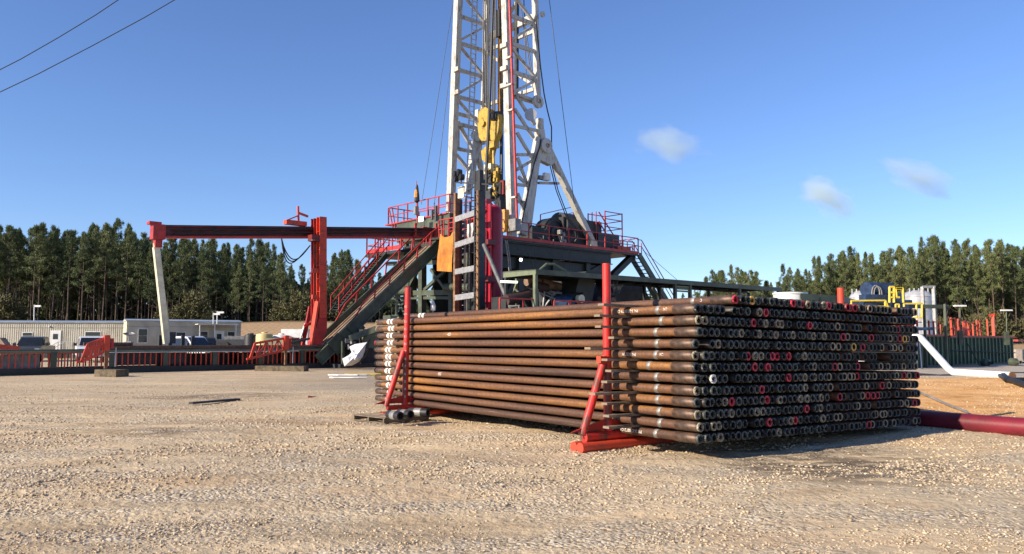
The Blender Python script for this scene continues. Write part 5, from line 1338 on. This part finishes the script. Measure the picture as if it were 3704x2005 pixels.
# ================================================================= TRAILERS
def trailer(px,Y,ang_,L,lab,roofm,doors,wins,zt_,porch=None,group='office trailers'):
    p=P(px,1240,Y);z0=gzf(p.x,p.y);d=Vector((math.cos(ang_),math.sin(ang_),0));n=Vector((-d.y,d.x,0));o=Vector((p.x,Y,z0));Wd=3.0
    t=thing('office_trailer',lab,'trailer',o,group)
    h0=.55;h=zt_-z0
    MB().box(o+d*L/2+n*Wd/2+UP*(h0+h)/2,L,Wd,h-h0,d).build('wall',SIDING,t)
    mb=MB();k=int(L/.19)
    for i in range(k): mb.box(o+d*(L*(i+.5)/k)-n*.012+UP*(h0+h-.1)/2,.07,.03,h-h0-.12,d)
    k=int(Wd/.19)
    for i in range(k): mb.box(o-d*.012+n*(Wd*(i+.5)/k)+UP*(h0+h-.1)/2,.03,.07,h-h0-.12,d)
    mb.build('siding_ribs',SIDING,t)
    MB().prism([o-n*.12-d*.1+UP*h,o+n*(Wd+.12)-d*.1+UP*h,o+n*Wd/2-d*.1+UP*(h+.15)],d*.02).build('gable',CREAM,t)
    mb=MB();a=o-n*.15-d*.12+UP*h;b=o+n*(Wd+.15)-d*.12+UP*h;r_=o+n*Wd/2-d*.12+UP*(h+.17);D=d*(L+.24)
    for q1,q2 in ((a,r_),(r_,b)): mb.hexa([q1,q2,q2+D,q1+D,q1+UP*.06,q2+UP*.06,q2+D+UP*.06,q1+D+UP*.06])
    mb.build('roof',roofm,t)
    MB().box(o+d*L/2-n*.03+UP*(h-.48),L,.02,.03,d).build('trim_line',GRY,t)
    MB().box(o+d*L/2+n*Wd/2+UP*.3,L-.2,Wd-.3,.55,d).build('skirt',DGRY,t)
    for x in doors:
        dr_=MB().box(o+d*x-n*.05+UP*(h0+1.02),.95,.05,2.0,d).build('door',WPLA,t);MB().box(o+d*x-n*.085+UP*(h0+1.45),.42,.02,.5,d).build('pane',WIN,dr_);MB().box(o+d*(x-.6)-n*.1+UP*(h-.35),.12,.12,.12,d).build('porch_lamp',WPLA,t)
    for (x,w_,hh) in wins:
        f=MB().box(o+d*x-n*.04+UP*(h0+1.5),w_+.12,.05,hh+.12,d).build('window',WPLA,t);MB().box(o+d*x-n*.075+UP*(h0+1.5),w_,.02,hh,d).build('pane',WIN,f);MB().box(o+d*x-n*.09+UP*(h0+1.5),w_,.02,.03,d).build('sash',SIL,f)
    return t,o,d,n,h
tA=trailer(-130,73,math.radians(6),14.5,'long beige trailer at the far left edge with a bluish metal roof',ROOFM,[8.0],[(11.3,1.3,.75),(5.5,.8,.6)],3.42)
tB=trailer(168,77,math.radians(4),7.9,'beige trailer with a dusty tan roof, second from the left',ROOFD,[2.2],[],3.36)
tC=trailer(458,71,math.radians(31),9.9,'beige trailer with a sunlit cream end wall and a small porch',ROOFM,[7.9],[(1.3,.7,1.2),(4.5,.75,.65),(6.55,.6,.8),(9.0,.6,.8)],3.5)
t_,o,d,n,h=tC
pr_=MB().box(o+d*7.5-n*.9+UP*(h-.25),3.6,1.7,.07,d).build('porch_roof',WPLA,t_)
for x in (5.9,7.2,9.1): MB().bar(o+d*x-n*1.6,o+d*x-n*1.6+UP*(h-.27),.07).build('porch_post',WPLA,t_)
MB().box(o-d*.03+n*1.5+UP*(h*.55),.03,2.99,h*.9,d).build('sunlit_end_panel',CREAM,t_)  # paler sheet over the end siding, sunlight put into its colour
# trailer steps
def steps(px,Y,lab):
    p=P(px,1240,Y);z=gzf(p.x,p.y);o=Vector((p.x,Y,z));t=thing('trailer_steps',lab,'steps',o)
    MB().box(o+UP*.55,1.4,1.1,.08,Vector((1,0,0))).build('landing',GALV,t)
    for i in range(3): MB().box(o+Vector((-.9-.28*i,0,.42-.16*i)),.28,1.0,.05,Vector((1,0,0))).build('step',GALV,t)
    mb=MB();
    for y in (-.52,.52):
        mb.bar(o+Vector((-.7,y,1.5)),o+Vector((.7,y,1.5)),.05);mb.bar(o+Vector((-.7,y,1.5)),o+Vector((-1.7,y,.9)),.05)
        for x in (-.7,0,.7): mb.bar(o+Vector((x,y,.5)),o+Vector((x,y,1.5)),.05)
    mb.build('railing',GALV,t)
    for x in(-.6,.6): MB().box(o+Vector((x,0,.27)),.08,1.0,.5,Vector((1,0,0))).build('support',GALV,t)
steps(250,72,'grey metal steps at the door of the second trailer')
steps(40,70,'grey metal steps at the door of the leftmost trailer')
def antenna(px,y0,y1,Y,lab,cross=True):
    a=P(px-1,y0,Y);b_=P(px,y1,Y);t=thing('antenna_mast',lab,'antenna',a)
    MB().tube(a,b_,.045,n=6).build('pole',WPLA,t);MB().box(b_+Vector((.35,0,-.12)),.55,.15,.16,Vector((1,0,0))).build('camera_arm',WPLA,t)
antenna(124,1160,1103,74,'white camera mast on the roof of the left trailers')
antenna(772,1172,1132,74,'left of two thin white masts behind the porch trailer');antenna(786,1172,1126,74.5,'right of two thin white masts behind the porch trailer')
one(MB().lathe(P(466,1215,66),[(.02,0),(.3,.06),(.42,.16),(.44,.2)],14,Vector((.1,-.2,1)).normalized()).tube(P(466,1217,66),P(466,1236,66),.04,n=6).box(P(466,1240,66),.6,.5,.2,Vector((1,0,0))),'satellite_dish',GALV,'grey upturned dish on a short stand beside the cream trailer end','dish')
one(MB().lathe(P(1093,1198,47),[(.02,.12),(.3,.08),(.5,0),(.5,.02)],18,Vector((.9,.3,-.25)).normalized()),'satellite_dish',WPLA,'white dish behind the foot of the orange-red column','dish')
# ================================================================= VEHICLES
def pickup(px,Y,ang_,m,lab,zoff=0):
    p=P(px,1245,Y);z=gzf(p.x,p.y);o=Vector((p.x,Y,z));d=Vector((math.cos(ang_),math.sin(ang_),0));n=Vector((-d.y,d.x,0))   # d = nose direction
    t=thing('pickup_truck',lab,'pickup truck',o,'parked pickups by the trailers')
    def X(f,s,h): return o+d*f+n*s+UP*h
    def sec(prof,w0,w1,nm_,mm):   # side profile extruded with taper
        L=[X(f,-w0/2 if h<1.15 else -w1/2,h) for f,h in prof];R_=[X(f,w0/2 if h<1.15 else w1/2,h) for f,h in prof];k=len(prof)
        return MB().add(L+R_,[tuple(range(k)),tuple(range(k,2*k))[::-1]]+[(i,(i+1)%k,k+(i+1)%k,k+i) for i in range(k)]).build(nm_,mm,t)
    body=sec([(-2.85,.55),(2.7,.5),(2.85,.65),(2.85,1.0),(2.6,1.12),(1.15,1.2),(-2.85,1.2)],2.0,2.0,'body',m)
    cab=sec([(1.25,1.2),(.55,1.86),(.3,1.92),(-1.0,1.9),(-1.35,1.2)],1.9,1.6,'cab',m)
    W_=WIN
    MB().add([X(1.235,-.82,1.24),X(1.235,.82,1.24),X(.62,.70,1.82),X(.62,-.70,1.82)],[(0,1,2,3)]).build('windscreen',W_,t)
    ob=bpy.data.objects[t.children[-1].name] if t.children else None
    for s_ in (-1,1):
        MB().add([X(.98,s_*.955,1.25),X(.5,s_*.83,1.78),X(-.95,s_*.83,1.78),X(-1.15,s_*.955,1.25)],[(0,1,2,3)]).build('side_window',W_,t)
        MB().box(X(1.0,s_*1.1,1.32),.1,.22,.2,d).build('mirror',BLK,t)
        MB().box(X(2.8,s_*.78,.9),.12,.36,.22,d).build('headlight',SIL,t)
        for f in (1.75,-1.75): 
            w_=MB().lathe(X(f,s_*.86,.40),[(.02,-.13),(.36,-.13),(.40,-.09),(.40,.09),(.36,.13),(.02,.13)],18,n).build('wheel',BLK,t)
            MB().lathe(X(f,s_*.99,.40),[(.02,-.01),(.22,-.01),(.22,.01),(.02,.01)],14,n).build('rim',SIL,w_)
    MB().box(X(-1.95,0,1.19),1.5,1.6,.06,d).build('bed_floor',DGRY,t)
    MB().box(X(2.86,0,.85),.06,1.15,.32,d).build('grille',DGRY,t);MB().box(X(2.92,0,.55),.14,1.9,.22,d).build('bumper',SIL if m is CARW else DGRY,t)
    return t
pickup(122,62,math.radians(-70),CARG,'dark grey pickup truck facing the camera at the left')
pickup(330,60,math.radians(-60),CARW,'white pickup truck partly behind the left truss arm')
pickup(690,59,math.radians(-28),CARW,'white pickup truck parked in front of the porch trailer')
pickup(738,73,math.radians(-50),CARG,'dark pickup truck behind the white one near the porch')
tt=thing('tool_trailer','small dark open trailer loaded with gear behind the catwalk','trailer',P(850,1250,62))
MB().box(P(850,1240,62),2.4,1.5,.5,Vector((1,0,0))).build('bed',DGRY,tt);mb=MB()
for k in range(12): mb.box(P(820+k*5.5,1228+rj.uniform(-5,6),62),.3,.4,.35,Vector((1,.2,0)).normalized())
mb.build('load',GRY,tt)
for k in (-.8,.8): MB().lathe(P(850,1252,61.2)+Vector((k,0,0)),[(.02,-.1),(.35,-.1),(.35,.1),(.02,.1)],14,Vector((0,1,0))).build('wheel',BLK,tt)
# poly tanks
for (x0,x1,yt,Y,m,lb) in ((884,928,1209,60,BLK,'black round plastic tank left of the yellow one'),(926,986,1205,58,YPLA,'yellow round plastic tank between the black and white ones'),(987,1048,1210,59,WPLA,'white round plastic tank right of the yellow one')):
    a=P(x0,1240,Y);b_=P(x1,1240,Y);r_=(b_.x-a.x)/2;c=Vector(((a.x+b_.x)/2,Y,gzf(a.x,Y)));h=P(x0,yt,Y).z-c.z
    t=thing('plastic_tank',lb,'tank',c,'round plastic tanks by the sand bank')
    MB().lathe(c,[(r_*.97,0),(r_,.1),(r_,h*.5),(r_*1.02,h*.52),(r_,h*.54),(r_,h-.25),(r_*.93,h-.08),(r_*.3,h),(.02,h)],26).build('shell',m,t,smooth=True)
    MB().lathe(c+UP*(h-.05),[(.02,.12),(.22,.12),(.22,0)],12).build('lid',m,t)
tb2,_,_,_=panelled(P(1048,1250,56),P(1095,1250,58),.1,P(1048,1224,56).z,2,'green_box_tank','small ribbed green container between the white tank and the orange column',8,LGRN)
one(MB().box(P(1072,1220,60),2.0,1.2,1.2,Vector((1,0,0))),'white_crate',WPLA,'white crate on top of the small green container','crate')
# goal posts of the catwalk (dark stubs)
for i,x in enumerate((462,615,640-0,700)): 
    pass
for i,(x,y0,lb) in enumerate(((580,1213,'left'),(616,1213,'second'),(662,1213,'third'),(698,1216,'right'))):
    a=B(x,y0,BP+1.7);one(MB().bar(Vector((a.x,a.y,1.2)),a,.16),'stop_post',DGRY,f'dark upright stop post on the catwalk, {lb} of four by the cream leg','post',group='stop posts on the catwalk')
# orange beam far left
one(MB().bar(P(-40,1252,37.6),P(62,1262,39.5),.3,.25),'orange_beam',ORG,'orange beam lying on the catwalk at the left frame edge','beam')
one(MB().prism([P(-30,1262,42),P(-30,1225,42),P(10,1222,42),P(30,1250,42),P(32,1262,42)],Vector((0,.5,0))),'sand_bag',mat('tan_sack',(.36,.27,.2),(.22,.16,.12),.9),'tan sack heap beside the orange beam at the left edge','sack')
# ================================================================= TREES
def foliage(c0=(.045,.070,.036),c1=(.095,.125,.055),c2=(.20,.22,.095)):
    m,t,b=nm('pine_needles');N=t.nodes;L=t.links;b.inputs['Roughness'].default_value=.75;b.inputs['Specular IOR Level'].default_value=.2
    oi=N.new('ShaderNodeObjectInfo');g=N.new('ShaderNodeNewGeometry');ad=N.new('ShaderNodeMath');ad.operation='MULTIPLY_ADD';ad.inputs[1].default_value=.45
    L.new(oi.outputs['Random'],ad.inputs[0]);ml=N.new('ShaderNodeMath');ml.operation='MULTIPLY';ml.inputs[1].default_value=.55;L.new(g.outputs['Random Per Island'],ml.inputs[0]);L.new(ml.outputs[0],ad.inputs[2])
    r=N.new('ShaderNodeValToRGB');e=r.color_ramp.elements;e[0].color=(*c0,1);e[1].color=(*c2,1);q_=e.new(.5);q_.color=(*c1,1)
    L.new(ad.outputs[0],r.inputs[0]);L.new(r.outputs[0],b.inputs['Base Color']);return m
NEED=foliage();BARK=mat('pine_bark',(.15,.105,.075),(.06,.045,.036),.9,scale=2,stretch=(1,1,.3))
SHRUB=mat('scrub_leaves',(.13,.12,.04),(.06,.06,.022),.8,scale=1)
def tuftfaces(n,ctrs,dirs,ln,wd,rg,spread=.75):
    """n blades at every centre"""
    m=len(ctrs);c=np.repeat(ctrs,n,0);d=np.repeat(dirs,n,0)+rg.normal(0,spread,(m*n,3));d/=np.linalg.norm(d,axis=1)[:,None]
    s=np.cross(d,rg.normal(0,1,(m*n,3)));s/=np.linalg.norm(s,axis=1)[:,None]
    l=ln*(.7+.6*rg.random((m*n,1)));w=wd*(.7+.6*rg.random((m*n,1)))
    c=c+rg.normal(0,.10,c.shape)
    v=np.stack([c,c+d*l*.5+s*w,c+d*l,c+d*l*.5-s*w],1).reshape(-1,3);f=np.arange(len(v)).reshape(-1,4);return v,f
def pine(seed,H=18.0,bare=.5,full=1.0,nd=None):
    rg=np.random.default_rng(seed);q=random.Random(seed)
    bend=[(q.uniform(-.25,.25),q.uniform(-.25,.25)) for _ in range(4)]
    def ax(z): f=z/H;return np.array([bend[0][0]*math.sin(f*3)+bend[1][0]*f,bend[0][1]*math.sin(f*3)+bend[1][1]*f,z])
    tr=MB();tr.path([ax(H*i/9) for i in range(10)],.135,7,r1=.025)
    C=[];D=[];zb=H*bare
    for i in range(5):
        z=H*bare*q.uniform(.35,.98);a=q.random()*6.28;L=q.uniform(.5,2.2);p=ax(z);tr.path([p,p+np.array([math.cos(a)*L*.6,math.sin(a)*L*.6,L*.25]),p+np.array([math.cos(a)*L,math.sin(a)*L,L*.6])],.035,4,r1=.012)
    z=zb
    while z<H-.3:
        f=(z-zb)/(H-zb)
        R_=(2.4*(1-f)**1.05*min(1,.45+f*2.4)+.16)*full*(q.choice([.65,.9,1.1,1.3]))
        nb=q.choice([2,3,4,5]) 
        for k in range(nb):
            a=q.random()*6.28;L=R_*q.uniform(.35,1.3);p=ax(z);up=q.uniform(.0,.5)+.45*f
            e=p+np.array([math.cos(a)*L,math.sin(a)*L,L*up]);m_=(p+e)/2-np.array([0,0,.1*L])
            tr.path([p,m_,e],.03*(1-f)+.014,3,caps=False,r1=.01)
            nt=max(2,int(L*5.5))
            for j in range(nt):
                g_=q.uniform(.5,1.05);c=p*(1-g_)+e*g_+np.array([q.gauss(0,.16),q.gauss(0,.16),q.gauss(0.03,.14)])*min(1.3,L)
                C.append(c);D.append(np.array([math.cos(a)*.4,math.sin(a)*.4,.95]))
            for j in range(1+(f>.6)): C.append(e+np.array([0,0,.12+.22*j]));D.append(np.array([0,0,1.6]))
        z+=q.uniform(.42,.95)*(1.2-.6*f)
    for j in range(7): C.append(ax(H-.14*j));D.append(np.array([0,0,1.]))
    v,fa=tuftfaces(12,np.array(C),np.array(D),.42,.036,rg,.6)
    cm=npmesh('crown',v,fa,nd or NEED)
    me=bpy.data.meshes.new('trunk');me.from_pydata([tuple(map(float,x)) for x in tr.v],[],tr.f);me.materials.append(BARK)
    return me,cm
PN=[pine(1,18,.36),pine(2,18,.5,.95),pine(3,18,.25,1.15),pine(4,18,.45,.8),pine(5,18,.18,1.1),pine(6,18,.40,1.25),pine(7,18,.3,.9)]
NEED2=foliage((.050,.072,.032),(.10,.128,.050),(.215,.225,.09))
PN2=[pine(11,18,.30,1,NEED2),pine(12,18,.48,.95,NEED2),pine(13,18,.38,1.15,NEED2),pine(14,18,.5,.8,NEED2),pine(15,18,.22,1.0,NEED2),pine(16,18,.42,1.2,NEED2),pine(17,18,.34,.85,NEED2)]
profL=[(-120,850),(0,822),(100,838),(160,815),(250,842),(300,850),(345,805),(430,802),(485,815),(560,868),(600,860),(700,868),(765,865),(835,890),(905,870),(975,880),(1040,930),(1100,960),(1180,940),(1250,905),(1300,955),(1340,985),(1420,1005),(1520,1030),(1800,1060)]
profR=[(2200,1120),(2350,1065),(2480,1060),(2575,985),(2620,975),(2655,965),(2700,985),(2765,985),(2800,1040),(2828,950),(2870,985),(2930,935),(2990,940),(3025,895),(3100,905),(3160,930),(3210,910),(3300,895),(3315,870),(3370,865),(3420,870),(3490,878),(3545,892),(3590,872),(3640,885),(3704,905),(3800,900)]
def prof(pr,x):
    for (a,b),(c,d) in zip(pr[:-1],pr[1:]):
        if a<=x<=c: return b+(d-b)*(x-a)/(c-a)
    return pr[-1][1]
qt=random.Random(99);nt=0
rowsn=['front','second','third','fourth','fifth']
refL=[(0,'the left frame edge'),(150,'the white camera mast'),(300,'the second trailer'),(450,'the cream trailer end'),(600,'the cream leg'),(760,'the porch'),(880,'the black tank'),(1000,'the white tank'),(1120,'the orange column'),(1260,'the ramp'),(1480,'the left platform')]
refR=[(2350,'the floor stair'),(2620,'the canopy end'),(2860,'the round tank'),(3010,'the rear red post'),(3180,'the blue motor'),(3330,'the silver silo'),(3470,'the left light pole'),(3640,'the right light pole'),(3760,'the right frame edge')]
used={}
def tree(px,Y,ytop,row,side,k=None,sc_=1.0):
    global nt
    p=P(px,ytop,Y);z0=gzf(p.x,p.y);H=p.z-z0
    if H<3: return
    tm,cm=(PN if side=='left' else PN2)[k if k is not None else qt.randrange(7)]
    ref=min(refL if side=='left' else refR,key=lambda r:abs(r[0]-px))[1]
    if row==0:
        tall='tall' if H>17.2 else ('mid-height' if H>15 else 'short')
        key=(side,ref);used[key]=used.get(key,0)+1
        lab=f'{tall} front row pine, {["first","second","third","fourth","fifth","sixth","seventh","eighth","ninth"][min(8,used[key]-1)]} of those above {ref}'
        gr=f'front pines on the {side} of the rig'
    else:
        lab='dark pine deeper in the wood '+('behind the trailers' if side=='left' else 'behind the silos and green tanks');gr=f'deeper pines on the {side} of the rig'
    t=bpy.data.objects.new('pine_tree',None);COL.objects.link(t);t.location=(p.x,p.y,z0-.1);s=H/18.0
    w_=qt.uniform(.8,1.25);t.scale=(s*sc_*w_,s*sc_*w_,s);t.rotation_euler=(0,0,qt.random()*6.28)
    t['label']=lab;t['category']='pine tree';t['group']=gr
    obj('trunk',tm,(0,0,0),t);obj('crown',cm,(0,0,0),t);nt+=1
for row,(Y,step) in enumerate(((146,38),(151,36),(156,36),(162,38),(169,40))):
    px=-110+row*11
    while px<1560:
        x=px+qt.uniform(-14,14);top=prof(profL,x)+qt.choice([-6,qt.uniform(0,35),qt.uniform(20,80)]);
        if row>1: top+=10
        tree(x,Y+qt.uniform(-2.5,2.5),top,row,'left');px+=step*(1.0 if x<1350 else 1.5)
for row,(Y,step) in enumerate(((138,40),(144,38),(150,38),(157,40),(164,44))):
    px=2300+row*13
    while px<3790:
        x=px+qt.uniform(-15,15);top=prof(profR,x)+qt.choice([-6,qt.uniform(0,35),qt.uniform(20,80)])
        if row>1: top+=8
        tree(x,Y+qt.uniform(-2.5,2.5),top,row,'right');px+=step*(1.4 if x<2550 else 1.0)
print('TREES',nt)
# dense wood behind, one mass
def woods(prf,xa,xb,Y,lab,seed):
    rg=np.random.default_rng(seed);C=[]
    for i in range(int((xb-xa)*5.5)):
        x=rg.uniform(xa,xb);yt=prof(prf,x)+85;zt_=P(x,yt,Y).z;p=P(x,yt,Y+rg.uniform(-4,14));z0=gzf(p.x,p.y);C.append((p.x,p.y,z0+(zt_-z0)*rg.random()**1.3))
    C=np.array(C);v,f=tuftfaces(14,C,np.tile([0,0,.5],(len(C),1)),.9,.24,rg,1.0)
    obj('woods',npmesh('woods',v,f,NEED),kind='stuff',label=lab,category='woods')
woods(profL,-200,1750,176,'dense dark pine wood behind the left trees',5);woods(profR,2180,3850,172,'dense pine wood behind the right trees',6)
# understory scrub
def shrub(seed,R_=1.6,n=150):
    rg=np.random.default_rng(seed);d=rg.normal(0,1,(n,3));d/=np.linalg.norm(d,axis=1)[:,None];r=R_*(.35+.65*rg.random((n,1)))
    c=d*r;c[:,2]=np.abs(c[:,2])*1.3+.2;v,f=tuftfaces(8,c,d*[1,1,.5]+[0,0,.6],.34,.06,rg,.8);tr=MB()
    for i in range(6):
        a=i*1.05;tr.path([(0,0,0),(math.cos(a)*R_*.4,math.sin(a)*R_*.4,R_*.9),(math.cos(a)*R_*.7,math.sin(a)*R_*.7,R_*1.6)],.035,4,r1=.01)
    me=bpy.data.meshes.new('stems');me.from_pydata(tr.v,[],tr.f);me.materials.append(BARK);return npmesh('leaves',v,f,SHRUB),me
SH=[shrub(1),shrub(2,2.0,220),shrub(3,1.2,110)]
sl=[(8,'at the left frame edge'),(45,'second from the left frame edge'),(590,'behind the cream leg'),(640,'right of the cream leg'),(700,'left of the thin masts'),(760,'below the thin masts'),(1015,'above the white tank'),(1085,'left of the orange column'),(1205,'between the orange column and the ramp'),(1255,'just left of the ramp')]
for i,(x,w_) in enumerate(sl):
    p=P(x,1150,141+qt.uniform(-2,2));z=gzf(p.x,p.y);k=SH[i%3];s=qt.uniform(1.0,1.9)
    t=bpy.data.objects.new('scrub_bush',None);COL.objects.link(t);t.location=(p.x,p.y,z-.1);t.scale=(s,s,s*1.2);t['label']=f'yellow-green scrub bush at the wood edge {w_}';t['category']='bush';t['group']='scrub bushes at the wood edge'
    obj('leaves',k[0],(0,0,0),t);obj('stems',k[1],(0,0,0),t)
srn=[2360,2440,2500,2560,2640,2720,2790,3390,3450,3520,3580,3640,3700]
for i,x in enumerate(srn):
    p=P(x,1150,130+qt.uniform(-2,2));z=gzf(p.x,p.y);s=qt.uniform(1.2,2.0)
    ref=min(refR,key=lambda r:abs(r[0]-x))[1]
    t=bpy.data.objects.new('scrub_bush',None);COL.objects.link(t);t.location=(p.x,p.y,z-.1);t.scale=(s,s,s*1.3);t['label']=f'low scrub bush, {ordn[i+1] if i else "first"} from the floor stair along the right wood edge';t['category']='bush';t['group']='scrub bushes on the right'
    obj('leaves',SH[i%3][0],(0,0,0),t);obj('stems',SH[i%3][1],(0,0,0),t)
